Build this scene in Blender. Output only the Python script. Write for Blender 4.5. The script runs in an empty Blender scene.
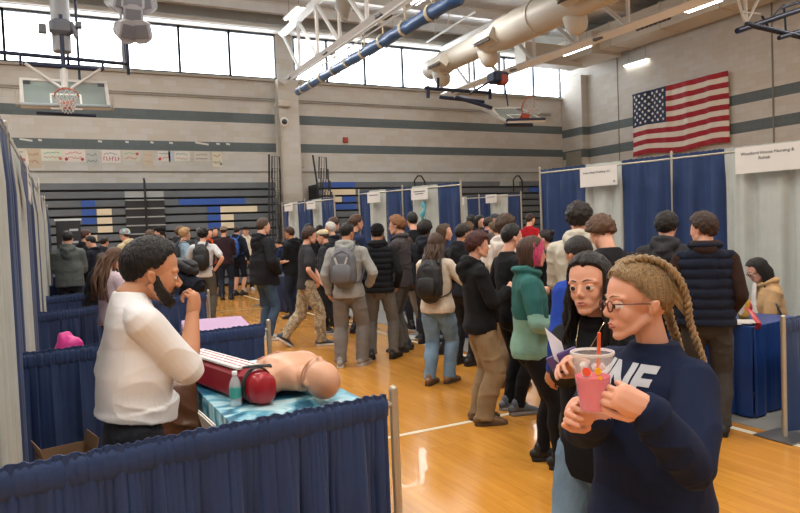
import bpy, math, random
import numpy as np
from mathutils import Vector, Matrix, Euler
random.seed(7)
PI = math.pi
R = math.radians
SC = bpy.context.scene
COL = SC.collection

# ------------------------------------------------------------------ camera
F = 680.0
YAW, PIT, ROL, CZ = R(27.2), math.atan(27.5/680), R(2.3), 1.65
_s, _c = math.sin(YAW), math.cos(YAW)
f0 = Vector((_s, _c, 0)); r0 = Vector((_c, -_s, 0)); z0 = Vector((0, 0, 1))
CF = f0*math.cos(PIT) - z0*math.sin(PIT)
_u = f0*math.sin(PIT) + z0*math.cos(PIT)
CR = r0*math.cos(ROL) - _u*math.sin(ROL)
CU = r0*math.sin(ROL) + _u*math.cos(ROL)
CAMP = Vector((0, 0, CZ))
cd = bpy.data.cameras.new('camera'); cam = bpy.data.objects.new('camera', cd); COL.objects.link(cam)
cd.sensor_width = 36; cd.lens = F/800*36; cd.clip_start = 0.05; cd.clip_end = 300
M = Matrix((CR, CU, -CF)).transposed().to_4x4(); M.translation = CAMP
cam.matrix_world = M
SC.camera = cam

def ray(x, y): return CF + CR*((x-400)/F) - CU*((y-256.5)/F)
def atz(x, y, z=0.0):
    d = ray(x, y); return CAMP + d*((z-CZ)/d.z)
def atY(x, y, Y):
    d = ray(x, y); return CAMP + d*(Y/d.y)
def atX(x, y, X):
    d = ray(x, y); return CAMP + d*(X/d.x)
def atD(x, y, D): return CAMP + ray(x, y)*D

# ------------------------------------------------------------------ materials
_M = {}
def mat(name, col, rough=0.6, metal=0.0, bump=None, var=None, emit=0, spec=0.5, sheen=0, trans=0, alpha=1, sub=0, coat=0):
    """bump=(scale,strength[,stretch xyz]) noise bump, var=(scale, amount) colour variation"""
    if name in _M: return _M[name]
    m = bpy.data.materials.new(name); m.use_nodes = True
    nt = m.node_tree; b = nt.nodes['Principled BSDF']
    c = (*col, 1)
    b.inputs['Base Color'].default_value = c
    b.inputs['Roughness'].default_value = rough
    b.inputs['Metallic'].default_value = metal
    b.inputs['Specular IOR Level'].default_value = spec
    if sheen: b.inputs['Sheen Weight'].default_value = sheen
    if trans: b.inputs['Transmission Weight'].default_value = trans
    if coat: b.inputs['Coat Weight'].default_value = coat
    if alpha < 1: b.inputs['Alpha'].default_value = alpha
    if sub:
        b.inputs['Subsurface Weight'].default_value = sub
        b.inputs['Subsurface Radius'].default_value = (.012, .005, .003)
        b.inputs['Subsurface Scale'].default_value = 1
    if emit:
        b.inputs['Emission Color'].default_value = c; b.inputs['Emission Strength'].default_value = emit
    tc = nt.nodes.new('ShaderNodeTexCoord')
    def mapped(stretch):
        mp = nt.nodes.new('ShaderNodeMapping'); mp.inputs['Scale'].default_value = stretch
        nt.links.new(tc.outputs['Object'], mp.inputs['Vector']); return mp.outputs['Vector']
    if var:
        n = nt.nodes.new('ShaderNodeTexNoise'); n.inputs['Scale'].default_value = var[0]; n.inputs['Detail'].default_value = 4
        nt.links.new(mapped(var[2] if len(var) > 2 else (1, 1, 1)), n.inputs['Vector'])
        r = nt.nodes.new('ShaderNodeMapRange'); r.inputs['From Min'].default_value = .3; r.inputs['From Max'].default_value = .7
        r.inputs['To Min'].default_value = 1-var[1]; r.inputs['To Max'].default_value = 1+var[1]
        nt.links.new(n.outputs['Fac'], r.inputs['Value'])
        mx = nt.nodes.new('ShaderNodeVectorMath'); mx.operation = 'SCALE'; mx.inputs[0].default_value = col
        nt.links.new(r.outputs['Result'], mx.inputs['Scale']); nt.links.new(mx.outputs['Vector'], b.inputs['Base Color'])
    if bump:
        n = nt.nodes.new('ShaderNodeTexNoise'); n.inputs['Scale'].default_value = bump[0]; n.inputs['Detail'].default_value = 3
        nt.links.new(mapped(bump[2] if len(bump) > 2 else (1, 1, 1)), n.inputs['Vector'])
        bp = nt.nodes.new('ShaderNodeBump'); bp.inputs['Strength'].default_value = bump[1]; bp.inputs['Distance'].default_value = .01
        nt.links.new(n.outputs['Fac'], bp.inputs['Height']); nt.links.new(bp.outputs['Normal'], b.inputs['Normal'])
    _M[name] = m
    return m
def hexc(h):
    v = [int(h[i:i+2], 16)/255 for i in (0, 2, 4)]
    return tuple(x/12.92 if x <= .04045 else ((x+.055)/1.055)**2.4 for x in v)
def cloth(h, rough=.85, b=.35, name=None):
    return mat(name or 'cloth_'+h, hexc(h), rough, bump=(60, b), var=(9, .12), sheen=.02, spec=.18)
def plastic(h, rough=.4): return mat('plastic_'+h+str(rough), hexc(h), rough)
def metal(h, rough=.35): return mat('metal_'+h+str(rough), hexc(h), rough, metal=.85)
def paint(h, rough=.5): return mat('paint_'+h+str(rough), hexc(h), rough, var=(3, .04))

# ------------------------------------------------------------------ mesh builder
def noise3(p, seed=0):
    """vectorised value noise -1..1"""
    p = np.asarray(p, float)+seed*17.31
    i = np.floor(p).astype(np.int64); f = p-i; f = f*f*(3-2*f)
    def h(a, b, c):
        n = (a*374761393 + b*668265263 + c*2147483647//3) & 0xffffffff
        n = ((n ^ (n >> 13))*1274126177) & 0xffffffff
        return ((n ^ (n >> 16)) & 0xffff)/32767.5-1
    x, y, z = i[:, 0], i[:, 1], i[:, 2]; r = 0
    for dx in (0, 1):
        wx = f[:, 0] if dx else 1-f[:, 0]
        for dy in (0, 1):
            wy = f[:, 1] if dy else 1-f[:, 1]
            for dz in (0, 1):
                wz = f[:, 2] if dz else 1-f[:, 2]
                r = r + h(x+dx, y+dy, z+dz)*wx*wy*wz
    return r

def frame(d, side=None):
    d = Vector(d).normalized()
    s = Vector(side) if side is not None else (Vector((1, 0, 0)) if abs(d.x) < .9 else Vector((0, 1, 0)))
    s = (s - d*s.dot(d))
    if s.length < 1e-5: s = d.orthogonal()
    s.normalize(); return d, s, d.cross(s)

class MB:
    def __init__(s): s.v = []; s.f = []; s.m = []; s.mi = 0
    def add(s, vs, fs):
        o = len(s.v); s.v += [tuple(v) for v in vs]
        s.f += [tuple(i+o for i in f) for f in fs]; s.m += [s.mi]*len(fs); return s
    def box(s, c, d, rot=None, bev=0):
        """box centred c size d; bev gives chamfered edges"""
        x, y, z = [k/2 for k in d]
        if bev:
            b = min(bev, x*.49, y*.49, z*.49)
            vs = []; 
            prof = [(-z, b), (-z+b, 0), (z-b, 0), (z, b)]
            for zz, ins in prof:
                X, Y = x-ins, y-ins
                vs += [(X, -Y+b, zz), (X, Y-b, zz), (X-b, Y, zz), (-X+b, Y, zz), (-X, Y-b, zz), (-X, -Y+b, zz), (-X+b, -Y, zz), (X-b, -Y, zz)]
            fs = [tuple(range(7, -1, -1)), tuple(range(24, 32))]
            for k in range(3):
                for i in range(8):
                    j = (i+1) % 8; fs.append((k*8+i, k*8+j, k*8+8+j, k*8+8+i))
        else:
            vs = [(a*x, b_*y, c_*z) for a in (-1, 1) for b_ in (-1, 1) for c_ in (-1, 1)]
            fs = [(0, 1, 3, 2), (4, 6, 7, 5), (0, 4, 5, 1), (2, 3, 7, 6), (0, 2, 6, 4), (1, 5, 7, 3)]
        if rot is not None:
            rm = rot if isinstance(rot, Matrix) else Euler(rot).to_matrix()
            vs = [rm @ Vector(v) for v in vs]
        c = Vector(c)
        return s.add([Vector(v)+c for v in vs], fs)
    def box2(s, a, b, bev=0):
        return s.box([(p+q)/2 for p, q in zip(a, b)], [abs(q-p) for p, q in zip(a, b)], bev=bev)
    def loft(s, rings, cap=True, closed=False):
        n = len(rings[0]); vs = [p for r in rings for p in r]; fs = []
        m = len(rings)
        for k in range(m if closed else m-1):
            for i in range(n):
                j = (i+1) % n; a, b = k*n, ((k+1) % m)*n
                fs.append((a+i, a+j, b+j, b+i))
        if cap and not closed:
            fs.append(tuple(range(n-1, -1, -1))); fs.append(tuple(range((m-1)*n, m*n)))
        return s.add(vs, fs)
    def tube(s, pts, rad, n=10, side=None, ends=True, closed=False, sq=1.0):
        """tapered tube through pts; rad scalar / list / list of (a,b); rounded ends if ends"""
        P = [Vector(p) for p in pts]; k = len(P)
        if not isinstance(rad, (list, tuple)): rad = [rad]*k
        rad = [(q, q) if not isinstance(q, (list, tuple)) else q for q in rad]
        T = []
        for i in range(k):
            if closed: t = P[(i+1) % k]-P[i-1]
            else: t = P[min(i+1, k-1)]-P[max(i-1, 0)]
            T.append(t.normalized() if t.length > 1e-9 else Vector((0, 0, 1)))
        _, sd, _ = frame(T[0], side)
        rings = []
        def ring(c, d, sv, a, b):
            bb = d.cross(sv); out = []
            for j in range(n):
                t = 2*PI*j/n; ct, st = math.cos(t), math.sin(t)
                if sq != 1: ct = math.copysign(abs(ct)**sq, ct); st = math.copysign(abs(st)**sq, st)
                out.append(c+sv*(a*ct)+bb*(b*st))
            return out
        svs = []
        for i in range(k):
            sd = sd - T[i]*sd.dot(T[i])
            if side is not None:
                q = Vector(side); q = q-T[i]*q.dot(T[i])
                if q.length > 1e-3: sd = q
            sd.normalize(); svs.append(sd.copy())
        if ends and not closed:
            a, b = rad[0]; m = min(a, b)
            for e in (.98, .7): rings.append(ring(P[0]-T[0]*m*e*.9, T[0], svs[0], a*math.sqrt(1-e*e)+1e-5, b*math.sqrt(1-e*e)+1e-5))
        for i in range(k): rings.append(ring(P[i], T[i], svs[i], *rad[i]))
        if ends and not closed:
            a, b = rad[-1]; m = min(a, b)
            for e in (.7, .98): rings.append(ring(P[-1]+T[-1]*m*e*.9, T[-1], svs[-1], a*math.sqrt(1-e*e)+1e-5, b*math.sqrt(1-e*e)+1e-5))
        return s.loft(rings, closed=closed)
    def ball(s, c, r, n=12, rot=None):
        if not isinstance(r, (list, tuple)): r = (r, r, r)
        c = Vector(c); m = max(4, n//2); rings = []
        rm = (rot if isinstance(rot, Matrix) else Euler(rot).to_matrix()) if rot is not None else Matrix.Identity(3)
        for k in range(m+1):
            ph = PI*(k+.08)/(m+.16); z = -math.cos(ph); w = math.sin(ph)
            rings.append([c+rm @ Vector((r[0]*w*math.cos(2*PI*j/n), r[1]*w*math.sin(2*PI*j/n), r[2]*z)) for j in range(n)])
        return s.loft(rings)
    def lathe(s, prof, c=(0, 0, 0), n=24, cap=True):
        c = Vector(c)
        return s.loft([[c+Vector((r*math.cos(2*PI*j/n), r*math.sin(2*PI*j/n), z)) for j in range(n)] for r, z in prof], cap=cap)
    def sheet(s, fn, nu, nv, th=0.004, nrm=None):
        """closed thin sheet from fn(u,v)->Vector; th along averaged normal"""
        A = [[Vector(fn(i/nu, j/nv)) for i in range(nu+1)] for j in range(nv+1)]
        vs = []; nn = []
        for j in range(nv+1):
            for i in range(nu+1):
                du = A[j][min(i+1, nu)]-A[j][max(i-1, 0)]; dv = A[min(j+1, nv)][i]-A[max(j-1, 0)][i]
                q = du.cross(dv); q = q.normalized() if q.length > 1e-9 else Vector((0, 1, 0)); nn.append(q*th)
                vs.append(A[j][i])
        w = nu+1; N = len(vs)
        vs = vs+[a-b for a, b in zip(vs, nn)]; fs = []
        for j in range(nv):
            for i in range(nu):
                a = j*w+i; q = (a, a+1, a+w+1, a+w); fs.append(q); fs.append(tuple(N+t for t in reversed(q)))
        edge = [i for i in range(w)]+[j*w+nu for j in range(1, nv+1)]+[nv*w+i for i in range(nu-1, -1, -1)]+[j*w for j in range(nv-1, 0, -1)]
        for k in range(len(edge)):
            a, b = edge[k], edge[(k+1) % len(edge)]; fs.append((b, a, N+a, N+b))
        return s.add(vs, fs)
    def mesh(s, name, mats, smooth=True):
        me = bpy.data.meshes.new(name); me.from_pydata(s.v, [], s.f)
        for m in (mats if isinstance(mats, (list, tuple)) else [mats]): me.materials.append(m)
        if any(s.m): me.polygons.foreach_set('material_index', s.m)
        if smooth: me.polygons.foreach_set('use_smooth', [True]*len(me.polygons))
        me.update(); return me
    def build(s, name, mats, parent=None, smooth=False, loc=None):
        me = s.mesh(name, mats, smooth)
        if smooth: 
            try: me.set_sharp_from_angle(angle=R(50))
            except Exception: pass
        return link(name, me, parent, loc)

def link(name, me, parent=None, loc=None):
    o = bpy.data.objects.new(name, me); COL.objects.link(o)
    if parent: o.parent = parent
    if loc is not None: o.location = loc
    return o
def tag(o, label=None, cat=None, group=None, kind=None):
    if label: o['label'] = label
    if cat: o['category'] = cat
    if group: o['group'] = group
    if kind: o['kind'] = kind
    return o
def thing(name, label, cat, loc=(0, 0, 0), rz=0, group=None):
    o = bpy.data.objects.new(name, None); COL.objects.link(o); o.empty_display_size = .1
    o.location = loc; o.rotation_euler = (0, 0, rz); return tag(o, label, cat, group)
def struct(name, mb, m, smooth=False):
    o = mb.build(name, m, smooth=smooth); o['kind'] = 'structure'; return o

# voxel remesh done in a scratch scene so that the dependency graph stays small
_TS = bpy.data.scenes.new('scratch')
def remesh(mb, voxel, smooth_it=2, fac=.5):
    me = mb.mesh('t', [], smooth=False)
    o = bpy.data.objects.new('t', me); _TS.collection.objects.link(o)
    md = o.modifiers.new('r', 'REMESH'); md.mode = 'VOXEL'; md.voxel_size = voxel; md.adaptivity = 0
    if smooth_it:
        sm = o.modifiers.new('s', 'SMOOTH'); sm.iterations = smooth_it; sm.factor = fac
    with bpy.context.temp_override(scene=_TS, view_layer=_TS.view_layers[0]):
        dg = bpy.context.evaluated_depsgraph_get()
        dg.update()
    out = bpy.data.meshes.new_from_object(o.evaluated_get(dg))
    _TS.collection.objects.unlink(o); bpy.data.objects.remove(o); bpy.data.meshes.remove(me)
    out.polygons.foreach_set('use_smooth', [True]*len(out.polygons))
    return out
def getco(me):
    a = np.empty(len(me.vertices)*3); me.vertices.foreach_get('co', a); return a.reshape(-1, 3)
def setco(me, a): me.vertices.foreach_set('co', np.ascontiguousarray(a).ravel()); me.update()
def getno(me):
    a = np.empty(len(me.vertices)*3); me.vertices.foreach_get('normal', a); return a.reshape(-1, 3)
def merge_mesh(a, mb, mats=None, mi=0):
    """append builder geometry to mesh a, returns new mesh"""
    co = getco(a); nf = len(a.polygons)
    tot = np.empty(nf, dtype=np.int32); a.polygons.foreach_get('loop_total', tot)
    li = np.empty(len(a.loops), dtype=np.int32); a.loops.foreach_get('vertex_index', li)
    m_i = np.empty(nf, dtype=np.int32); a.polygons.foreach_get('material_index', m_i)
    faces = []; k = 0; li = li.tolist()
    for t in tot.tolist(): faces.append(li[k:k+t]); k += t
    n0 = len(co); faces += [[i+n0 for i in f] for f in mb.f]
    me = bpy.data.meshes.new('m'); me.from_pydata(co.tolist()+[tuple(v) for v in mb.v], [], faces)
    for m in a.materials: me.materials.append(m)
    me.polygons.foreach_set('material_index', m_i.tolist()+[x+mi for x in mb.m])
    me.polygons.foreach_set('use_smooth', [True]*len(faces)); me.update()
    bpy.data.meshes.remove(a); return me
LAMP_W = 125; EXPO = 0.72; WORLD = 5.5
# ------------------------------------------------------------------ people
SKIN = dict(light='e0ac92', fair='dda68c', tan='c08a68', olive='b98362', brown='7a4e38', dark='4e3226')
def skinmat(k):
    return mat('skin_'+k, hexc(SKIN[k]), .5, sub=.12, bump=(300, .05), var=(14, .05), spec=.35)
def lipmat(k):
    h = {'light': 'b0605a', 'fair': 'b8645c', 'tan': '96564c', 'olive': '8e5046', 'brown': '5c3430', 'dark': '402422'}[k]
    return mat('lip_'+h, hexc(h), .4)
def hairmat(h):
    return mat('hair_'+h, hexc(h), .42, bump=(70, .9, (3.0, 3.0, .25)), var=(40, .35, (3, 3, .2)), spec=.4)

def fold(me, amp, sc=9.0, seed=0, zst=1.0, fine=.2):
    co = getco(me); no = getno(me)
    w = noise3(co*np.array([sc*.8, sc*.8, sc*zst])+noise3(co*sc*.6, seed+3)[:, None]*.8, seed)
    w2 = noise3(co*sc*2.3, seed+5)
    d = amp*((1-np.abs(w)**.7*2)+fine*w2)
    setco(me, co+no*d[:, None])

def ik(S, W, L1, L2, pole):
    S, W = Vector(S), Vector(W); d = W-S; D = min(max(d.length, .05), (L1+L2)*.999)
    d.normalize(); W = S+d*D
    a = (L1*L1-L2*L2+D*D)/(2*D); h = math.sqrt(max(L1*L1-a*a, 0))
    p = Vector(pole); p = p-d*p.dot(d)
    if p.length < 1e-4: p = d.orthogonal()
    p.normalize(); return S+d*a+p*h, W

def hand_mb(mb, wrist, fdir, palm, L, side, curl=.35, thumb=.5, n=6, spread=.12):
    """palm + five fingers; fdir finger direction, palm = normal of the palm side; side +1 right hand"""
    f, pn, _ = frame(fdir, palm)         # pn = palm normal
    lat = pn.cross(f)*side               # towards the thumb
    W = Vector(wrist)
    pc = lambda a, b, c: W+f*(a*L)+lat*(b*L)+pn*(c*L)
    # palm as flattened tube
    mb.tube([pc(-.06, 0, 0), pc(.12, .01, 0), pc(.3, .02, 0), pc(.47, .0, 0)], [(.125*L, .15*L), (.15*L, .2*L), (.14*L, .225*L), (.1*L, .21*L)], n=10, side=pn)
    for k, (b, ln, st) in enumerate([(.155, .47, .46), (.052, .52, .49), (-.052, .485, .47), (-.155, .38, .43)]):
        a = spread*(1.5-k)*.5
        d = (f+lat*a).normalized(); p = pc(st-.06, b, 0); r = (.058, .054, .05, .042)
        pts = [p]; ang = 0; rr = [r[0]*L]
        for q, frac in enumerate((.08, .42, .3, .2)):
            ang += (0.15, .8, 1.15, .7)[q]*curl*1.1*(1+.12*k)
            dd = d*math.cos(ang)+pn*math.sin(ang)
            pts.append(pts[-1]+dd*(frac*ln*L)); rr.append(r[min(q+1, 3)]*L*(1 if k < 3 else .88))
        mb.tube(pts, rr, n=n, side=lat)
    t = thumb
    d1 = (f*.62+lat*.72+pn*.3*t).normalized(); d2 = (f*.82+lat*(.45-.6*t)+pn*.5*t).normalized(); d3 = (f*.85+lat*(.2-.7*t)+pn*.55*t).normalized()
    p = pc(.08, .1, .03)
    pts = [p, p+d1*.2*L, p+d1*.2*L+d2*.2*L, p+d1*.2*L+d2*.2*L+d3*.17*L]
    mb.tube(pts, [.085*L, .07*L, .058*L, .045*L], n=n+1)

def head_mb(mb, h, female=False, nose=1.0, chin=1.0, full=1.0, n=16):
    S = lambda *p: tuple(k*h for k in p)
    mb.ball(S(0, -.05, .62), S(.325, .41, .375), n=n*2)
    fw = .95 if female else 1
    mb.ball(S(0, .12, .44), S(.262*full*fw, .245, .36), n=n*2)
    mb.ball(S(0, .10, .30), S(.245*full*fw*fw, .23, .21), n=n*2)
    mb.ball(S(0, .262, .09), S(.082*chin, .075, .07), n=n)
    for s in (-1, 1):
        mb.tube([S(s*.235*full*fw, -.03, .30), S((s*.155 if female else s*.175)*full, .12, .175), S(s*.05, .262, .09)], [.07*h, (.062 if female else .075)*h, (.058 if female else .07)*h], n=n)
        mb.ball(S(s*.13, .205, .37), S(.11*full, .12, .13), n=n)          # cheek
        mb.tube([S(s*.02, .338, .555), S(s*.12, .325, .575), S(s*.22, .255, .555)], [.045*h*(.8 if female else 1), .043*h*(.75 if female else 1), .035*h], n=n)   # brow
        mb.ball(S(s*(.034 if female else .047), .375 if female else .395, .342), S(.032, .04, .03) if female else S(.04, .045, .036), n=n)             # nostril
        # ear
        mb.tube([S(s*.315, -.02, .37), S(s*.345, -.02, .43), S(s*.365, -.055, .50), S(s*.355, -.11, .51), S(s*.345, -.12, .45), S(s*.325, -.06, .375)], .026*h, n=8)
        mb.ball(S(s*.325, -.055, .44), S(.03, .055, .07), n=10)
        # upper / lower eyelid
        if n > 10: continue
        mb.tube([S(s*.065, .335, .472), S(s*.13, .362, .502), S(s*.20, .318, .48)], [.018*h, .024*h, .016*h], n=8)
        mb.tube([S(s*.07, .33, .462), S(s*.13, .345, .442), S(s*.195, .312, .462)], [.016*h, .02*h, .016*h], n=8)
    nz = .35 if female else 1
    mb.tube([S(0, .33, .54), S(0, .372+.01*nz, .45), S(0, .395+.045*nz, .375), S(0, .39+.03*nz, .352)], [.03*h, .031*h, (.034+.01*nz)*h, (.03+.01*nz)*h], n=n)
    mb.tube([S(-.115, .292, .220), S(-.04, .350, .238), S(0, .356, .233), S(.04, .350, .238), S(.115, .292, .220)], [.012*h, .024*h, .023*h, .024*h, .012*h], n=8)
    mb.tube([S(-.10, .295, .212), S(0, .348, .196), S(.10, .295, .212)], [.012*h, .030*h, .012*h], n=8)
    mb.ball(S(0, .225, .24), S(.17, .13, .14), n=n)

def hair_shell(h, t=.045, line=0, rough=.0, freq=8, seed=0, n=40, back=0, lump=0, top=0, sideburn=0, part=None, low=0):
    """star-shaped hair cap in head units; line raises (+) / lowers (-) the hairline in degrees"""
    az_k = [0, 30, 50, 66, 80, 97, 112, 130, 180]
    el_k = [34+line, 31+line, 22+line*.7, 2+line*.3-sideburn, -14-sideburn-low, -12-low, -34-back*.5-low, -46-back, -54-back]
    C = np.array([0, -.05, .62]); rx, ry, rz = .325, .41, .375
    nv = n; nu = n*2
    els = np.linspace(-88, 89.5, nv); azs = np.arange(nu)/nu*360
    A, E = np.meshgrid(azs, els); a = np.radians(A); e = np.radians(E)
    D = np.stack([np.sin(a)*np.cos(e), np.cos(a)*np.cos(e), np.sin(e)], -1)
    rad = 1/np.sqrt((D[..., 0]/rx)**2+(D[..., 1]/ry)**2+(D[..., 2]/rz)**2)
    az_abs = np.minimum(A, 360-A); lim = np.interp(az_abs, az_k, el_k)
    nz = noise3(D.reshape(-1, 3)*np.array([freq, freq, freq]), seed).reshape(A.shape)
    lim = lim+nz*5*(1+rough*4)
    s = np.clip((E-lim)/7, 0, 1); s = s*s*(3-2*s)
    # front gets fuller because the forehead block stands out of the cranium
    front = np.clip(np.cos(a), 0, 1)*np.clip((E-0)/40, 0, 1)*.02
    th = t+front+top*np.clip(np.sin(e), 0, 1)**2
    strands = noise3(np.stack([D[..., 0]*22, D[..., 1]*22, D[..., 2]*5], -1).reshape(-1, 3), seed+2).reshape(A.shape)
    th = th+strands*.012
    if rough: th = th+rough*(nz+.6*noise3(D.reshape(-1, 3)*freq*2.1, seed+9).reshape(A.shape))*t
    if lump: th = th+lump*np.clip(-np.cos(a), 0, 1)*np.cos(e)**2
    if part is not None: th = th-.02*np.exp(-((D[..., 0]-part)/.05)**2)*np.clip(np.sin(e)*2, 0, 1)
    rr = rad*(.86*(1-s))+s*(rad+th)
    P = (C+D*rr[..., None])*h
    rings = [[Vector(p) for p in row] for row in P.tolist()]
    mb = MB(); mb.loft(rings); return mb

def long_hair(mb, h, length, n=26, r=.06, az0=78, wav=.0, seed=1, spread=1.0, back=.0, jit=.03, taper=.4, el0=60, front=0, clump=0):
    """hanging locks from the crown down to z=-length (head units)"""
    rnd = random.Random(seed)
    for k in range(n):
        az = az0+(360-2*az0)*(k+.5)/n+rnd.uniform(-3, 3); a = R(az)
        pts, rr = [], []
        def sk(el, o=1.06):
            e = R(el); d = Vector((math.sin(a)*math.cos(e), math.cos(a)*math.cos(e), math.sin(e)))
            q = 1/math.sqrt((d.x/.325)**2+(d.y/.41)**2+(d.z/.375)**2)
            return Vector((0, -.05, .62))+d*q*o
        j = rnd.uniform(-jit, jit)
        for el in (el0, 35, 8, -14): pts.append(sk(el, 1.06+j)); rr.append(r*(.6+.1*len(pts)))
        p = pts[-1]; L = length*rnd.uniform(.85, 1.08); m = max(4, int(L/.16)); ph = rnd.uniform(0, 6.3)
        for q in range(1, m+1):
            t = q/m
            x = p.x*(1+.25*spread*t)+wav*math.sin(ph+t*9)*.09
            y = p.y*(1-.15*t)-back*t**.6+wav*math.cos(ph*1.7+t*8)*.07+front*t*max(0, math.cos(a)+.4)
            pts.append(Vector((x, y, p.z-(p.z+L)*t))); rr.append(r*(1.05-taper*t*t)*(1-.25*(t == 1)))
        mb.tube([q*h for q in pts], [x*h for x in rr], n=7)

PEOPLE = []
def person(lab, foot, rel, H=1.7, top='222222', kind='hoodie', pants='333333', shoes='222222', sole=None, skin='fair', hair=('short', '2a1c14'),
           head=(0, 0, 0), lean=0, side=0, twist=0, arms=('down', 'down'), legs=None, bag=None, q=2, female=False, fat=1.0, baggy=1.0,
           hip=None, cap=None, glasses=False, beard=None, under=None, hand=(.35, .35), handdir=(None, None), neckh=0, hem=.0, group=None,
           pants_kind='long', pole=(None, None), gaze=0, trunk=True, extra=None, smooth=2, elbow_r=None, crouch=0, headscale=1.0, folds=1.0, top2=None, streak=None):
    """foot: world (x,y) or (x,y,z); rel: facing relative to the view ray (0 away, 90 to image right, -90 left, 180 to the camera)"""
    fx, fy = foot[0], foot[1]; fz = foot[2] if len(foot) > 2 else 0
    view = math.atan2(fy, fx)                       # direction of the ray
    face = view - R(rel)                            # world heading of local +Y
    WM = Matrix.Translation(Vector((fx, fy, fz))) @ Euler((0, 0, face-PI/2)).to_matrix().to_4x4(); WR = WM.to_3x3().inverted()
    root = thing('person', lab, 'person', (fx, fy, fz), face-PI/2, group)
    vox = {1: .0045, 2: .0085, 3: .013, 4: .02}[q]; nseg = {1: 20, 2: 14, 3: 10, 4: 8}[q]
    h = H*.132*headscale
    seed = len(PEOPLE)+1; PEOPLE.append(root)
    hipz = (hip if hip is not None else .525*H)-crouch
    HC = Vector((0, 0, hipz))
    if lean and hip is None: HC = Vector((0, -.35*math.sin(R(lean))*.3*H, hipz))
    RT = Euler((-R(lean), R(side), -R(twist)), 'XYZ').to_matrix()
    def T(x, y, z): return HC+RT @ Vector((x*H, y*H, (z-.525)*H))
    sw = .112 if not female else .098
    hw = .085 if not female else .092
    sr, sl = T(sw-.006, -.005, .788), T(-sw+.006, -.005, .788)
    ua, fa, hl = .168*H, .148*H, .102*H
    # ---- arms
    A = []
    for i, (s, S, spec) in enumerate(((1, sr, arms[0]), (-1, sl, arms[1]))):
        pv = (s*.6, -1, -.3)
        if spec == 'down': W = (s*.15, .045, .50)
        elif spec == 'back': W = (s*.13, -.06, .50)
        elif spec == 'pocket': W = (s*.125, .07, .545); pv = (s*1, -1, 0)
        elif spec == 'front': W = (s*.05, .17, .63)
        elif spec == 'fold': W = (-s*.05, .125, .67); pv = (s*1, -.2, -.6)
        elif spec == 'kanga': W = (s*.06, .11, .60); pv = (s*1, -.8, 0)
        elif spec == 'face': W = (s*.02, .155, .85); pv = (s*.7, .2, -1)
        elif spec == 'phone': W = (s*.04, .19, .72); pv = (s*.6, -.4, -1)
        elif spec == 'reach': W = (s*.10, .25, .66)
        elif spec == 'hips': W = (s*.12, .0, .56); pv = (s*1, -.6, 0)
        elif spec == 'strap': W = (s*.07, .07, .74); pv = (s*1, -.1, -.8)
        elif spec[0] != 'w': W = spec
        Wv = (WM.inverted() @ Vector(spec[1])) if spec[0] == 'w' and len(spec) == 2 else T(*W)
        P = pole[i] if pole[i] is not None else pv
        El, Wv = ik(S, Wv, ua, fa, RT @ Vector(P)); A.append((s, S, El, Wv))
    # ---- legs
    if legs is None: legs = (((.055, .0), 5, 0), ((-.055, .0), 5, 0))
    Lg = []
    for i, s in enumerate((1, -1)):
        (lx, ly), fyaw, lift = legs[i]
        hj = HC+RT @ Vector((s*.05*H, 0, -.02*H))
        an = Vector((lx*H, ly*H-.01*H, .045*H+lift*H))
        kn, an = ik(hj, an, .245*H, .235*H, (s*.12+math.sin(R(fyaw*s))*.5, 1, 0)); Lg.append((s, hj, kn, an, fyaw*s, lift))
    # ---- body (one continuous mesh of skin)
    nb = T(0, -.012, .835); nt = T(0, .012+neckh*.3, .874-neckh)
    HR = RT @ Euler((-R(head[1]), R(head[2]), -R(head[0])), 'XYZ').to_matrix()
    HO = nt+HR @ Vector((0, .07*h, -.17*h))            # head origin (chin height, head centre)
    HM = Matrix.Translation(HO) @ HR.to_4x4()
    b = MB()
    hb = MB(); head_mb(hb, h, female, full=(.92 if female else 1)+(min(fat, 1.3)-1)*(.35 if not female else 0), n=8 if q > 2 else 14)
    hb.v = [tuple(HM @ Vector(v)) for v in hb.v]
    b.add(hb.v, hb.f)
    nr = (.032 if not female else .0255)*H*(1+(fat-1)*.5)
    b.tube([T(0, -.010, .81), nb, HO+HR @ Vector((0, -.1*h, .3*h))], [nr*1.02, nr, nr*.97], n=nseg)
    tor = [(0, .0, .48, .064, .048), (0, 0, .54, .07, .05), (0, .0, .61, .064*fat, .046*fat), (0, 0, .70, .076, .048), (0, -.005, .765, .078, .044), (0, -.012, .80, .055, .034)]
    b.tube([T(*t[:3]) for t in tor], [(t[3]*H, t[4]*H) for t in tor], n=nseg, side=RT @ Vector((1, 0, 0)))
    sleeve_end = {'tshirt': .62, 'polo': .72, 'tank': 0}.get(kind, 1)
    for s, S, El, Wv in A:
        k = 1+(fat-1)*.4; mid = El.lerp(Wv, .35)
        b.tube([T(s*.03, -.010, .803), S], [.019*H, .019*H], n=nseg); b.tube([S, S.lerp(El, .5), El], [.022*H*k, .022*H*k, .0205*H*k], n=nseg)
        b.tube([El, mid, Wv], [.0205*H*k, .0225*H*k, .0145*H], n=nseg)
    for s, hj, kn, an, fyw, lift in Lg:
        calf = kn.lerp(an, .35)+Vector((0, -.008*H, 0))
        b.tube([hj+Vector((0, 0, .03*H)), hj.lerp(kn, .4), kn], [.045*H, .043*H, .029*H], n=nseg)
        b.tube([kn, calf, an], [.029*H, .031*H, .018*H], n=nseg)
        b.tube([an, an+Vector((math.sin(R(fyw))*.05*H, math.cos(R(fyw))*.05*H, -.02*H))], [.02*H, .018*H], n=nseg)
    bm_ = remesh(b, vox if q > 1 else .004, 5 if q == 1 else 2 if q == 2 else 1)
    sk, lp = skinmat(skin), lipmat(skin)
    bm_.materials.clear(); bm_.materials.append(sk); bm_.materials.append(lp)
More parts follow.
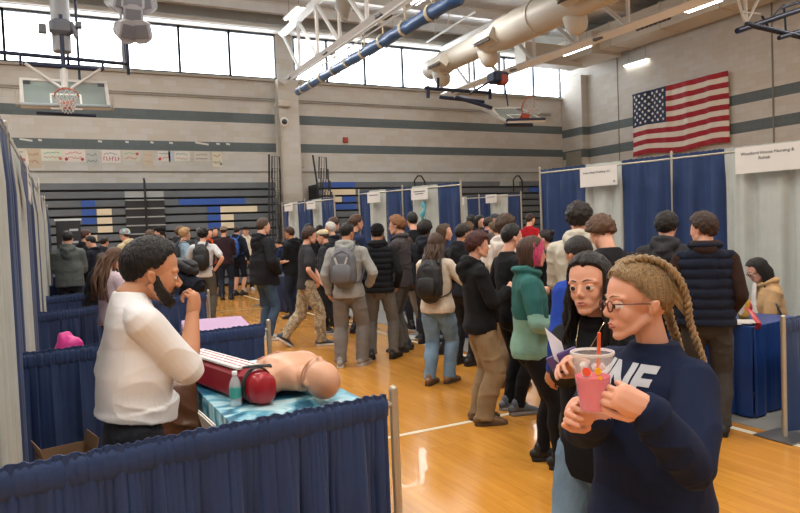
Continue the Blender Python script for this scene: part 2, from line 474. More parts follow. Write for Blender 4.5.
    # lips by position in the head
    if q == 3:
        ce = np.array([list(p.center) for p in bm_.polygons]) if len(bm_.polygons) else np.zeros((0, 3))
        inv = np.array(HM.inverted()); loc = (ce @ inv[:3, :3].T+inv[:3, 3])/h
        wz = .022+.02*np.clip(1-np.abs(loc[:, 0])/.09, 0, 1)
        ms = (np.abs(loc[:, 0]) < .10) & (np.abs(loc[:, 2]-.214) < wz*.85) & (loc[:, 1] > .28)
        bm_.polygons.foreach_set('material_index', ms.astype(np.int32))
    if q <= 2:
        lm_ = MB(); fk = .9 if female else 1
        for s in (-1, 1):       # eyelids hug the eyeball
            c = Vector((s*.13, .285, .468)); r_ = .0765
            for (e0, e1) in ((20, 84), (-64, -27)):
                rings = []
                for rr_ in (r_, r_*.93):
                    grid = []
                    for i in range(9):
                        az = -75+150*i/8; k_ = math.cos(R(az*.95))
                        lo = (e0 if e0 > 0 else e1)*k_-(2 if e0 > 0 else 0)
                        col = []
                        for j in range(6):
                            el = (lo+(e1-lo)*j/5) if e0 > 0 else (e0+(lo-e0)*j/5)
                            a, e = R(az+s*8), R(el); col.append(c+Vector((math.sin(a)*math.cos(e), math.cos(a)*math.cos(e), math.sin(e)))*rr_)
                        grid.append(col)
                    rings.append(grid)
                vs = [p*h for g_ in rings for col in g_ for p in col]; fs = []
                for i in range(8):
                    for j in range(5):
                        a = i*6+j; fs += [(a, a+6, a+7, a+1), (54+a, 54+a+1, 54+a+7, 54+a+6)]
                for i in range(8): fs += [(i*6, 54+i*6, 54+i*6+6, i*6+6), (i*6+5, i*6+11, 54+i*6+11, 54+i*6+5)]
                lm_.add(vs, fs)
        lm_.mi = 1
        lw = .112 if female else .118
        lm_.tube([Vector(p)*h for p in ((-lw, .30, .221), (-lw*.6, .335, .231), (-.02, .366, .243), (0, .367, .238), (.02, .366, .243), (lw*.6, .335, .231), (lw, .30, .221))], [(.004*h, .004*h), (.012*h, .012*h), (.017*h, .015*h), (.016*h, .014*h), (.017*h, .015*h), (.012*h, .012*h), (.004*h, .004*h)], n=10)
        lm_.tube([Vector(p)*h for p in ((-lw*.92, .302, .215), (-lw*.5, .340, .203), (0, .360, .198), (lw*.5, .340, .203), (lw*.92, .302, .215))], [(.004*h, .004*h), (.015*h, .015*h), (.021*h, .021*h), (.015*h, .015*h), (.004*h, .004*h)], n=10)
        lm_.v = [tuple(HM @ Vector(v)) for v in lm_.v]
        bm_ = merge_mesh(bm_, lm_)
    hm = MB(); hands = []
    for i, (s, S, El, Wv) in enumerate(A):
        fd = (Wv-El).normalized(); pn = RT @ Vector((-s, .35, 0))
        if handdir[i] is not None and handdir[i][0] == 'w': fd, pn = WR @ Vector(handdir[i][1]), WR @ Vector(handdir[i][2])
        elif handdir[i] is not None: fd, pn = RT @ Vector(handdir[i][0]), RT @ Vector(handdir[i][1])
        if arms[i] == 'pocket' or arms[i] == 'kanga': hands.append(Wv); continue
        hand_mb(hm, Wv-Vector(fd).normalized()*.01*H, fd, pn, hl, s, curl=hand[i], n=6 if q > 1 else 10); hands.append(Wv+Vector(fd).normalized()*.06*H)
    if hm.v:
        if q == 1:
            hmm = remesh(hm, .0026, 2); mb2 = MB(); mb2.v = [tuple(v.co) for v in hmm.vertices]; mb2.f = [tuple(p.vertices) for p in hmm.polygons]; mb2.m = [0]*len(mb2.f)
            bpy.data.meshes.remove(hmm); hm = mb2
        bm_ = merge_mesh(bm_, hm)
    body = link('body', bm_, root)
    # eyes, brows
    if q <= 2:
        for s in (-1, 1):
            e = MB(); e.mi = 0; c = Vector((s*.13, .285, .468))*h; rr = .072*h
            gd = Vector((gaze*.6, 1, -.05)).normalized()
            e.ball(c, rr, n=18); e.mi = 1
            e.tube([c+gd*rr*.80, c+gd*rr*.99], [.04*h, .031*h], n=14, ends=False); e.mi = 2
            e.tube([c+gd*rr*.95, c+gd*rr*1.03], [.016*h, .014*h], n=12, ends=False)
            e.v = [tuple(HM @ Vector(v)) for v in e.v]
            e.build('eye', [mat('eye_white', (.75, .72, .70), .25), mat('iris', hexc('2c2018'), .15), mat('pupil', (.01, .01, .01), .1)], body, smooth=True)
            e = MB(); e.tube([Vector(p)*h for p in ((s*.06, .362, .572), (s*.12, .352, .592), (s*.205, .288, .578))], [((.010 if female else .015)*h, .010*h), ((.011 if female else .018)*h, .011*h), (.005*h, .007*h)], n=8)
            e.v = [tuple(HM @ Vector(v)) for v in e.v]
            e.build('eyebrow', hairmat(hair[1] if hair[1] not in ('b5935f', 'c9a56b') else '8a6c48'), body, smooth=True)
    # ---- upper garment
    tm = cloth(top, b=.5 if kind == 'sweater' else .3) if q > 1 else mat('fine_cloth_'+top, hexc(top), .85, bump=(220, .12), var=(9, .05), spec=.2)
    tm = tm if kind != 'puffer' else mat('nylon_'+top, hexc(top), .45, bump=(25, .5), var=(6, .1))
    K = {'hoodie': 1.16, 'jacket': 1.18, 'puffer': 1.25, 'sweater': 1.14, 'tshirt': 1.07, 'polo': 1.08, 'vest': 1.24, 'long': 1.06, 'tank': 1.0}[kind]
    g = MB(); f2 = fat; hz = .475-hem if kind in ('tshirt', 'polo', 'long', 'sweater', 'hoodie', 'jacket') else .49-hem
    HW = hw/.085
    hj_ = 1.06 if kind in ('jacket', 'hoodie', 'sweater') else 1.0
    tor = [(0, 0, hz, .089*HW*hj_, .069*hj_), (0, .0, hz+.03, .093*HW*hj_, .071*hj_), (0, 0, .58, .085*f2*HW**.5, .064*f2), (0, .002*f2, .65, .088*f2, .066*f2), (0, 0, .72, .096, .066), (0, -.006, .775, .102*(sw/.112), .058), (0, -.012, .806, .088*(sw/.112), .046), (0, -.012, .828, .06*(sw/.112), .039), (0, -.012, .846, .040, .033)]
    if f2 > 1.05: tor[1] = (0, .008, hz+.03, .098*f2**.5, .074*f2); tor[0] = (0, .006, hz, .095*f2**.5, .072*f2)
    if female: tor[4] = (0, .006, .715, .086, .068)
    kk = 1+(K-1)*.75
    g.tube([T(*t[:3]) for t in tor], [(t[3]*H*kk, t[4]*H*kk) for t in tor], n=nseg*2, side=RT @ Vector((1, 0, 0)), ends=False, sq=.88)
    if female and kind in ('tshirt', 'long', 'tank'):
        for s in (-1, 1): g.ball(T(s*.042, .045, .715), .036*H, n=12)
    sc = K*(1+(fat-1)*.4)
    for s, S, El, Wv in A:
        if kind in ('vest', 'tank'):
            g.ball(S.lerp(T(0, 0, .8), .12), (.036*H, .036*H, .036*H), n=nseg); continue
        bw = elbow_r or 1
        if sleeve_end < 1:
            e1 = S.lerp(El, .99 if kind == 'polo' else .72)
            g.tube([T(s*.03, -.012, .808), S], [.026*H*sc, .029*H*sc], n=nseg); g.tube([S, S.lerp(e1, .5), e1], [.034*H*sc, .035*H*sc, .035*H*sc], n=nseg)
        else:
            we = Wv.lerp(El, .02)
            g.tube([T(s*.03, -.012, .806), S], [.027*H*sc, .029*H*sc], n=nseg); g.tube([S, S.lerp(El, .5), El], [.033*H*sc, .031*H*sc*bw, .029*H*sc*bw], n=nseg)
            g.tube([El, El.lerp(we, .4), El.lerp(we, .88), we], [.029*H*sc*bw, .028*H*sc*bw, .024*H*sc, .019*H*sc], n=nseg, ends=False)
            if kind in ('hoodie', 'sweater'): g.tube([El.lerp(we, .86), El.lerp(we, .9)], [.027*H*sc, .025*H*sc], n=nseg)
    cr = lambda ang, r, y0, z: T(math.sin(ang)*r, y0+math.cos(ang)*r*.85, z)
    if kind == 'hoodie':
        ring = [cr(a_, .052, -.012, .842-.028*max(0, math.cos(a_))+.012*max(0, -math.cos(a_))) for a_ in [2*PI*i/14 for i in range(14)]]
        g.tube(ring, [(.016+.009*max(0, -math.cos(2*PI*i/14)))*H for i in range(14)], n=8, closed=True)
        g.tube([T(-.045, -.045, .835), T(0, -.075, .80), T(.045, -.045, .835)], [.025*H, .036*H, .025*H], n=10)
        g.ball(T(0, -.068, .775), (.05*H, .028*H, .05*H), n=12, rot=RT)
        g.box(T(0, .07*f2, .565), (.15*H, .03*H, .075*H), rot=RT)
    elif kind in ('jacket', 'puffer', 'vest'):
        ring = [cr(a_, .044, -.008, .848-.02*max(0, math.cos(a_))) for a_ in [2*PI*i/14 for i in range(14)]]
        g.tube(ring, [(.017*H, .03*H)]*14, n=8, closed=True, side=(0, 0, 1))
    elif kind != 'tank':
        ring = [cr(a_, .043, -.008, .834-.014*max(0, math.cos(a_))) for a_ in [2*PI*i/14 for i in range(14)]]
        g.tube(ring, .0085*H, n=8, closed=True)
    gm = remesh(g, vox*(1 if q > 1 else 1.15), smooth)
    if kind in ('puffer', 'vest'):
        co = getco(gm); no = getno(gm); zz = (co[:, 2]-HC.z)/H
        wv = np.abs(np.sin(zz*H*PI/.075+.15*noise3(co*9, seed)))**.6
        torso = np.clip((np.abs(co[:, 0]) < .2*H).astype(float), 0, 1)
        setco(gm, co+no*((wv-.6)*.018*torso)[:, None])
        fold(gm, .003*folds, 14, seed)
    else:
        fold(gm, {'hoodie': .0075, 'jacket': .0065, 'sweater': .0065, 'tshirt': .0055, 'polo': .005, 'long': .0035, 'tank': .002}[kind]*folds*(H/1.7), 7.5, seed, 1.3)
    nm = {'hoodie': 'hoodie', 'jacket': 'jacket', 'puffer': 'puffer_jacket', 'sweater': 'sweater', 'tshirt': 'shirt', 'polo': 'shirt', 'vest': 'puffer_vest', 'long': 'shirt', 'tank': 'top'}[kind]
    gm.materials.clear(); gm.materials.append(tm)
    if top2:
        gm.materials.append(cloth(top2[1])); ce = np.array([list(p.center) for p in gm.polygons])
        gm.polygons.foreach_set('material_index', ((ce[:, 2]/H+.02*np.sin(ce[:, 0]*14)) < top2[0]).astype(np.int32))
    garment = link(nm, gm, root)
    if under:
        g = MB()
        for s, S, El, Wv in A:
            if kind == 'vest':
                g.tube([S, S.lerp(El, .5), El], [.034*H, .031*H, .029*H], n=nseg)
                g.tube([El, El.lerp(Wv, .9), Wv], [.029*H, .024*H, .019*H], n=nseg, ends=False)
        if kind == 'vest':
            ring = [cr(a_, .05, -.012, .852-.02*max(0, math.cos(a_))) for a_ in [2*PI*i/14 for i in range(14)]]
            g.tube(ring, .02*H, n=8, closed=True); g.ball(T(0, -.05, .835), (.05*H, .026*H, .03*H), n=12)
        else:
            g.tube([T(0, .055, .845), T(0, .072, .78), T(0, .082, .70), T(0, .080, .60), T(0, .075, .50)], [(.014*H, .01*H), (.03*H, .01*H), (.035*H, .012*H), (.035*H, .012*H), (.035*H, .01*H)], n=10, side=RT @ Vector((1, 0, 0)), ends=False)
        um = remesh(g, vox*1.1, 1); fold(um, .003, 9, seed); um.materials.clear(); um.materials.append(cloth(under)); link('undershirt', um, root)
    # ---- trousers
    g = MB(); bg = baggy
    if hip is None or trunk:
        g.tube([T(0, 0, .55), T(0, -.003, .53), T(0, -.005, .485)], [(.066*HW*H, .05*H), (.078*HW*H, .06*H), (.078*H*HW, .062*H)], n=nseg*2, side=RT @ Vector((1, 0, 0)))
    for s, hj, kn, an, fyw, lift in Lg:
        an2 = an.lerp(kn, .06) if pants_kind == 'long' else kn.lerp(an, .02)
        g.tube([hj+Vector((0, 0, .025*H)), hj.lerp(kn, .35), kn.lerp(hj, .03)], [.055*H*HW, .051*H*(1+(bg-1)*.4)*HW, .039*H*(1+(bg-1)*.8)], n=nseg, ends=pants_kind != 'long' and False or True)
        if pants_kind == 'long':
            g.tube([kn, kn.lerp(an2, .4)+Vector((0, -.008*H, 0)), kn.lerp(an2, .85), an2+Vector((0, 0, -.018*H*bg))], [.039*H*(1+(bg-1)*.8), .037*H*bg, .031*H*bg, .032*H*bg], n=nseg, ends=False)
    pm = remesh(g, vox*1.15, smooth); fold(pm, (.005+.004*(bg-1))*folds, 8, seed+40, 1.2)
    pm.materials.clear(); pm.materials.append(PMAT[pants] if pants in PMAT else cloth(pants, name='twill_'+pants)); link('shorts' if pants_kind != 'long' else ('jeans' if pants in PMAT and 'jeans' in pants else 'trousers'), pm, root)
    # ---- shoes
    if shoes:
        for s, hj, kn, an, fyw, lift in Lg:
            yw = R(fyw); pt = -math.radians(35) if lift > .02 else 0
            rm = Euler((pt, 0, -yw)).to_matrix()
            def Q(x, y, z): return an+rm @ Vector((x*H, y*H, z*H-.045*H))
            up = MB()
            up.tube([Q(0, -.036, .03), Q(0, -.01, .036), Q(0, .03, .032), Q(s*.002, .07, .024), Q(s*.003, .105, .018)], [(.021*H, .022*H), (.023*H, .03*H), (.025*H, .025*H), (.028*H, .019*H), (.024*H, .013*H)], n=14, side=rm @ Vector((1, 0, 0)))
            up.tube([Q(0, -.012, .03), Q(0, -.008, .065)], [.026*H, .024*H], n=12)
            so = MB()
            out = [(-.045, .018), (-.03, .025), (.02, .025), (.06, .03), (.095, .029), (.118, .02), (.126, .008)]
            ringo = [(x, y) for y, x in out]+[(-x, y) for y, x in reversed(out)]
            so.loft([[Q(x*k_, y, z_) for x, y in ringo] for k_, z_ in ((.93, 0.0012), (1, .005), (1, .015), (.95, .019))])
            sh = up.build('shoe', mat('shoe_'+shoes, hexc(shoes), .55, bump=(40, .2), var=(12, .1)), root, smooth=True)
            so.build('sole', plastic(sole or shoes, .7), sh, smooth=True)
            if q <= 2:
                lc = MB()
                for k_ in range(4):
                    y_ = .012+.018*k_; z_ = .06-.008*k_
                    lc.tube([Q(-.016, y_, z_-.008), Q(0, y_+.004, z_), Q(.016, y_, z_-.008)], .0022*H, n=5)
                lc.build('laces', plastic('d8d4cc' if shoes not in ('151517', '1a1a1c') else '2a2a2c', .8), sh, smooth=True)
    # ---- hair / headwear
    def place(mb, hang=False):
        z1 = .22*h; out = []
        for v in mb.v:
            v = Vector(v)
            if hang and v.z < z1: q_ = HM @ Vector((v.x, v.y, z1)); q_.z -= z1-v.z; out.append(tuple(q_))
            else: out.append(tuple(HM @ v))
        mb.v = out
    style, hc = hair; nn = {1: 64, 2: 34, 3: 22, 4: 16}[q]; hmn = []
    if style == 'short': mb = hair_shell(h, .034, rough=.15, freq=9, seed=seed, n=nn, top=.035)
    elif style == 'buzz': mb = hair_shell(h, .022, rough=.05, freq=9, seed=seed, n=nn, line=2)
    elif style == 'fade': mb = hair_shell(h, .03, rough=.3, freq=12, seed=seed, n=nn, top=.09)
    elif style == 'curly': mb = hair_shell(h, .12, rough=.42, freq=9, seed=seed, n=nn, line=-6, low=2)
    elif style == 'afro': mb = hair_shell(h, .16, rough=.3, freq=13, seed=seed, n=nn, line=-4)
    elif style == 'bowl': mb = hair_shell(h, .08, rough=.12, freq=6, seed=seed, n=nn, line=-14, low=8, back=4)
    elif style == 'mop': mb = hair_shell(h, .10, rough=.3, freq=7, seed=seed, n=nn, line=-12, low=5, back=2, top=.03)
    elif style == 'older': mb = hair_shell(h, .04, rough=.2, freq=7, seed=seed, n=nn, line=5, top=.02)
    elif style == 'bun': mb = hair_shell(h, .035, rough=.1, seed=seed, n=nn, line=2)
    elif style == 'bald': mb = hair_shell(h, .02, rough=.1, seed=seed, n=nn, line=18)
    elif style == 'beaniehair': mb = hair_shell(h, .05, rough=.1, seed=seed, n=nn)
    elif style == 'braid':
        mb = hair_shell(h, .035, rough=.03, freq=7, seed=seed, n=nn, line=-5, top=.015, part=.0, sideburn=-2)
        rnd = random.Random(8)
        def skp(az, el, o=1.07):
            a, e = R(az), R(el); d = Vector((math.sin(a)*math.cos(e), math.cos(a)*math.cos(e), math.sin(e))); q_ = 1/math.sqrt((d.x/.325)**2+(d.y/.41)**2+(d.z/.375)**2)
            return Vector((0, -.05, .62))+d*q_*o
        for s in (-1, 1):
            path = [Vector((s*x, y, z)) for x, y, z in ((.10, .16, .98), (.17, -.05, 1.03), (.25, -.26, .95), (.31, -.41, .76), (.30, -.50, .50), (.27, -.53, .24), (.27, -.60, -.02), (.29, -.66, -.28), (.29, -.66, -.55), (.28, -.64, -.80))]
            def pp(t):
                t = max(0, min(.9999, t))*(len(path)-1); i = int(t); f = t-i
                p0, p1, p2, p3 = path[max(i-1, 0)], path[i], path[min(i+1, len(path)-1)], path[min(i+2, len(path)-1)]
                return .5*((2*p1)+(p2-p0)*f+(2*p0-5*p1+4*p2-p3)*f*f+(3*p1-p0-3*p2+p3)*f**3)
            for k in range(3):
                pts, rr = [], []
                for j in range(150):
                    t = j/149; c = pp(t); d_ = (pp(t+.02)-pp(t-.02)).normalized(); out = (c-Vector((0, -.08, .5))); out = (out-d_*out.dot(d_)).normalized(); sd_ = d_.cross(out)
                    ph = t*2*PI*10.5+k*2*PI/3; w_ = (.036 if t < .45 else .048*(1-.5*(t-.45)))
                    pts.append((c+sd_*math.sin(ph)*w_+out*(math.sin(2*ph)*.02+.002))*h); rr.append(((.03 if t < .5 else .038*(1.15-.6*t))*h, .026*h))
                mb.tube(pts, rr, n=8)
            mb.tube([path[-1]*h, (path[-1]+Vector((0, .01, -.14)))*h, (path[-1]+Vector((0.02, .03, -.3)))*h], [.04*h, .055*h, .01*h], n=10)
        # combed strands lying on the scalp
        for k in range(420):
            s = rnd.choice((-1, 1)); a0 = rnd.uniform(4, 98); e0 = float(np.interp(a0, [0, 30, 50, 66, 80, 97], [30, 27, 19, 2, -10, -8]))+rnd.choice((0, rnd.uniform(0, 25)))
            te = .04+.40*a0/98+rnd.uniform(-.03, .03)+.1*(e0 < 0); i = min(te, .5)*9; tgt = path[int(i)].lerp(path[min(int(i)+1, 9)], i-int(i)).copy(); tgt.x = abs(tgt.x)*s
            st = skp(s*a0, e0, 1.07); pts = []; jt = rnd.uniform(-.012, .012)
            for q_ in range(7):
                f = q_/6; p = st.lerp(tgt, f); c = Vector((0, -.05, .62)); d = (p-c).normalized(); qq = 1/math.sqrt((d.x/.325)**2+(d.y/.41)**2+(d.z/.375)**2)
                pts.append((c+d*qq*(1.11+jt+.03*math.sin(f*PI)))*h)
            mb.tube(pts, [r_*h for r_ in (.003, .007, .008, .008, .008, .008, .006)], n=5)
        for k in range(45):
            s = rnd.choice((-1, 1)); st = skp(s*rnd.uniform(5, 110), rnd.uniform(20, 80), 1.1); d = Vector((rnd.uniform(-1, 1), -.8, rnd.uniform(-.2, 1)))*.07
            mb.tube([st*h, (st+d*.7+Vector((0, 0, .02)))*h, (st+d*1.3)*h], .0018*h, n=4)
        for k in range(12):
            s = rnd.choice((-1, 1)); st = skp(s*rnd.uniform(55, 98), rnd.uniform(5, 14), 1.1); e = Vector((s*.36+rnd.uniform(-.03, .03), .05+rnd.uniform(-.12, .12), rnd.uniform(.28, .5)))
            mb.tube([st*h, st.lerp(e, .5)*h+Vector((s*.01, 0, .01)), e*h], .0022*h, n=4)
        for k in range(260):
            s = rnd.choice((-1, 1)); a0 = rnd.uniform(100, 178); st = skp(s*a0, rnd.uniform(10, 70), 1.1); i = 4.9-1.5*(a0-100)/78+rnd.uniform(-.2, .2); tgt = path[int(i)].lerp(path[int(i)+1], i-int(i)).copy(); tgt.x = abs(tgt.x)*s
            pts = []
            for q_ in range(5):
                f = q_/4; p = st.lerp(tgt, f); c = Vector((0, -.05, .62)); d = (p-c).normalized(); qq = 1/math.sqrt((d.x/.325)**2+(d.y/.41)**2+(d.z/.375)**2); pts.append((c+d*max(qq*1.1, (p-c).length))*h)
            mb.tube(pts, .008*h, n=5)
    elif style in ('long', 'wavy', 'bob', 'pony', 'straight', 'frontlong'):
        mb = hair_shell(h, .04 if style != 'wavy' else .07, rough=.1, freq=6, seed=seed, n=nn, line={'bob': -8, 'frontlong': -5}.get(style, -2), top=.01, part=.03 if style in ('long', 'wavy', 'straight', 'frontlong') else None)
    if style in ('long', 'wavy', 'bob', 'straight'):
        L = {'long': .85, 'wavy': 1.75, 'bob': -.06, 'straight': 1.25}[style]
        nl = {1: 46, 2: 26, 3: 16, 4: 10}[q]
        long_hair(mb, h, L, n=nl, r={1: .045, 2: .06, 3: .075, 4: .09}[q], az0=62 if style != 'bob' else 88, wav={'wavy': 1.1, 'long': .3, 'straight': .12}.get(style, .05), seed=seed, spread={'wavy': 1.2, 'bob': -.2, 'straight': .4}.get(style, .6), back={'bob': 0, 'wavy': .85}.get(style, .22), taper=.35)
    if style == 'frontlong':
        long_hair(mb, h, .95, n=80, r=.034, az0=60, wav=.7, seed=4, spread=1.0, back=.02, taper=.5, front=.30, el0=66)
    if style == 'pony':
        mb.tube([Vector(p)*h for p in ((0, -.42, .72), (0, -.56, .74), (0, -.66, .55), (0, -.62, .25), (0, -.55, -.1))], [.05*h, .09*h, .11*h, .1*h, .03*h], n=10)
    if style == 'bun': mb.ball(Vector((0, -.45, .85))*h, .15*h, n=14)
    place(mb, style in ('long', 'wavy', 'straight', 'frontlong', 'pony'))
    ho = mb.build('hair', hairmat(hc), body, smooth=True)
    if style not in ('long',):
        try: ho.data.set_sharp_from_angle(angle=PI)
        except Exception: pass
    if streak:
        mb = MB()
        for k in range(7):
            mb.tube([Vector((sx*(.10+.035*k), .30-.03*k, .99-.02*k))*h if False else Vector((sx*(.14+.03*k), .34-.055*k, .86-.01*k))*h for sx in (1,)]+[Vector((.30+.006*k, .30-.05*k, .62))*h, Vector((.345, .20-.04*k, .35))*h, Vector((.31, .18-.04*k, .08))*h], [.03*h, .035*h, .035*h, .015*h], n=6)
        place(mb); mb.build('dyed_streak', hairmat(streak), ho, smooth=True)
    if beard:
        mb = MB()
        pr_ = [(.30, -.0, .44), (.27, .06, .30), (.22, .16, .18), (.12, .28, .09), (0, .33, .06)]
        pts = [Vector((-a, b_, c_))*h for a, b_, c_ in pr_]+[Vector((a, b_, c_))*h for a, b_, c_ in reversed(pr_[:-1])]
        mb.tube(pts, [(.05*h, .03*h), (.085*h, .05*h), (.10*h, .06*h), (.10*h, .07*h), (.095*h, .075*h), (.10*h, .07*h), (.10*h, .06*h), (.085*h, .05*h), (.05*h, .03*h)], n=12, side=(0, 0, 1))
        mb.tube([Vector(p)*h for p in ((-.14, .30, .20), (-.08, .365, .285), (0, .40, .295), (.08, .365, .285), (.14, .30, .20))], [.025*h, .03*h, .022*h, .03*h, .025*h], n=10)
        place(mb); bm2 = remesh(mb, .004 if q == 1 else .008, 1)
        fold(bm2, .002, 60, 3); bm2.materials.append(hairmat(beard)); link('beard', bm2, body)
    if cap:
        ck, cc = cap[:2]; mb = MB(); n2 = 24 if q < 3 else 14; prof = []
        def ringz(zz, k, fz=0):
            return [Vector((math.sin(2*PI*j/n2)*.37*k, -.05+math.cos(2*PI*j/n2)*.455*k, zz+fz*math.cos(2*PI*j/n2)))*h for j in range(n2)]
        if ck == 'beanie':
            mb.loft([ringz(.60, 1.0, .05), ringz(.62, 1.07, .05), ringz(.72, 1.07, .05), ringz(.73, 1.02, .05), ringz(.9, .93, .02), ringz(1.02, .66), ringz(1.07, .3), ringz(1.08, .05)])
        else:
            bk = -1 if ck == 'backcap' else 1
            mb.loft([ringz(.70, .98, .04), ringz(.73, 1.03, .04), ringz(.85, 1.0, .03), ringz(.96, .82), ringz(1.03, .5), ringz(1.05, .08)])
            br = [[Vector((x*.25, bk*(.36+y)-.03, .73+.03*(1-x*x)-.09*y))*h for x in (-1, -.5, 0, .5, 1)] for y in (0, .12, .22)]
            for row in br[1:2]: pass
            def bfn(u, v): x = (u*2-1); y = v*.27*math.sqrt(max(0, 1-.75*x*x)); return Vector((x*.28, bk*(.33+.07*(1-x*x)+y)-.03, .735-.03*x*x-.22*y))*h
            mb.sheet(bfn, 10, 5, .012*h)
        place(mb); mb.build('cap' if ck != 'beanie' else 'beanie', cap[2] if len(cap) > 2 else cloth(cc), body, smooth=True)
    if glasses:
        mb = MB()
        for s in (-1, 1):
            c = Vector((s*.135, .405, .465)); ring = [c*h+Vector((math.cos(t)*.085, -.15*abs(math.cos(t))*.05, math.sin(t)*.068))*h for t in [2*PI*i/18 for i in range(18)]]
            mb.tube(ring, .0085*h, n=6, closed=True)
            mb.tube([Vector(p)*h for p in ((s*.215, .395, .49), (s*.30, .33, .495), (s*.345, .0, .485), (s*.35, -.07, .455))], .0085*h, n=6)
        mb.tube([Vector(p)*h for p in ((-.05, .41, .48), (0, .42, .49), (.05, .41, .48))], .008*h, n=6)
        place(mb); mb.build('glasses', mat('glasses_frame_'+str(glasses), hexc(glasses if isinstance(glasses, str) else '1c1614'), .25), body, smooth=True)
    info = dict(root=root, T=T, RT=RT, A=A, H=H, h=h, HM=HM, HO=HO, HR=HR, body=body, garment=garment, hands=hands, Lg=Lg, place=place, q=q, world=Matrix.Translation(Vector((fx, fy, fz))) @ Euler((0, 0, face-PI/2)).to_matrix().to_4x4())
    if bag: backpack(info, *bag)
    return info

def backpack(I, lab, colr, accent='555555', pocketc=None, s=1.0, one=False, logo=False):
    H, T, RT = I['H'], I['T'], I['RT']
    t = thing('backpack', lab, 'backpack', I['root'].location, I['root'].rotation_euler[2])
    m = mat('nylon_'+colr, hexc(colr), .6, bump=(50, .25), var=(7, .12)); m2 = mat('nylon_'+(pocketc or colr), hexc(pocketc or colr), .6, bump=(50, .25))
    mb = MB(); y0 = -.115
    mb.tube([T(0, y0, .575), T(0, y0, .60), T(0, y0-.003, .68), T(0, y0+.005, .76), T(0, y0+.014, .80)], [(.06*H*s, .035*H), (.082*H*s, .05*H), (.086*H*s, .052*H), (.078*H*s, .045*H), (.05*H*s, .028*H)], n=20, side=RT @ Vector((1, 0, 0)), sq=.6)
    me = remesh(mb, .012, 2); fold(me, .005, 10, 3); me.materials.append(m); link('pack_shell', me, t)
    mb = MB(); mb.tube([T(0, y0-.052, .60), T(0, y0-.055, .65), T(0, y0-.05, .70)], [(.055*H*s, .018*H), (.062*H*s, .024*H), (.055*H*s, .016*H)], n=16, side=RT @ Vector((1, 0, 0)), sq=.6)
    mb.build('front_pocket', m2, t, smooth=True)
    mb = MB(); mb.tube([T(-.05*s, y0-.04, .715), T(-.045*s, y0-.035, .775), T(0, y0-.025, .80), T(.045*s, y0-.035, .775), T(.05*s, y0-.04, .715)], .003*H, n=6); mb.build('zipper', plastic(accent), t, smooth=True)
    if logo:
        for k in (-1, 1):
            mb = MB(); mb.box(T(k*.035, y0-.062, .735), (.012*H, .006*H, .05*H), rot=RT @ Euler((0, k*.35, 0)).to_matrix()); mb.build('light_patch', plastic('b8bcc0', .6), t)
    for s_ in ((1,) if one else (-1, 1)):
        mb = MB(); mb.tube([T(s_*.05, y0+.02, .80), T(s_*.058, -.03, .862), T(s_*.066, .035, .838), T(s_*.076, .082, .76), T(s_*.095, .06, .66), T(s_*.10, -.02, .60), T(s_*.07, y0+.01, .58)], [(.014*H, .005*H)]*5+[(.006*H, .003*H)]*2, n=8, side=RT @ Vector((1, 0, 0)))
        mb.build('strap', m, t, smooth=True)
    return t

PMAT = {}
def make_pants_mats():
    for nm, h, k in (('jeans', '41566e', .3), ('jeans_light', '6f8ba3', .25), ('jeans_dark', '262f40', .2)):
        PMAT[nm] = mat('denim_'+nm, hexc(h), .85, bump=(120, .4, (1, 1, .3)), var=(6, k), spec=.2)
    m = mat('camouflage', hexc('8a7a62'), .85, bump=(60, .3)); nt = m.node_tree
    n = nt.nodes.new('ShaderNodeTexNoise'); n.inputs['Scale'].default_value = 17; n.inputs['Detail'].default_value = 1.5
    tc = nt.nodes.new('ShaderNodeTexCoord'); nt.links.new(tc.outputs['Object'], n.inputs['Vector'])
    r = nt.nodes.new('ShaderNodeValToRGB'); r.color_ramp.interpolation = 'CONSTANT'
    e = r.color_ramp.elements; e[0].color = (*hexc('8a7c66'), 1); e[1].position = .44; e[1].color = (*hexc('a39478'), 1)
    for p, c in ((.52, 'bdb097'), (.6, '8f866f'), (.68, 'c8bda6')): x = e.new(p); x.color = (*hexc(c), 1)
    nt.links.new(n.outputs['Fac'], r.inputs['Fac']); nt.links.new(r.outputs['Color'], nt.nodes['Principled BSDF'].inputs['Base Color'])
    PMAT['camo'] = m
make_pants_mats()
from mathutils.bvhtree import BVHTree
def print_on(I, txt, cx, cz, size, m, off=.0035, bold=.012, name='chest_lettering', shear=0):
    """lettering laid on the front of the garment"""
    gm = I['garment'].data; bt = BVHTree.FromPolygons([v.co for v in gm.vertices], [tuple(p.vertices) for p in gm.polygons])
    c = bpy.data.curves.new('t', 'FONT'); c.body = txt; c.size = size; c.align_x = 'CENTER'; c.align_y = 'CENTER'; c.offset = bold; c.resolution_u = 2
    o = bpy.data.objects.new('t', c); _TS.collection.objects.link(o)
    with bpy.context.temp_override(scene=_TS, view_layer=_TS.view_layers[0]):
        dg = bpy.context.evaluated_depsgraph_get(); dg.update()
    me = bpy.data.meshes.new_from_object(o.evaluated_get(dg)); _TS.collection.objects.unlink(o); bpy.data.objects.remove(o)
    import bmesh
    b = bmesh.new(); b.from_mesh(me); bmesh.ops.triangulate(b, faces=b.faces[:])
    for _ in range(3):
        ed = [e for e in b.edges if e.calc_length() > size*.12]
        if ed: bmesh.ops.subdivide_edges(b, edges=ed, cuts=1); bmesh.ops.triangulate(b, faces=b.faces[:])
    for v in b.verts:
        x, z = cx-v.co.x, cz+v.co.y+shear*v.co.x
        hit = bt.ray_cast(Vector((x, 0.02, z)), Vector((0, 1, 0)))
        v.co = (hit[0]+Vector((0, off, 0))) if hit[0] else Vector((x, .1, z))
    b.to_mesh(me); b.free(); me.materials.clear(); me.materials.append(m); return link(name, me, I['garment'])
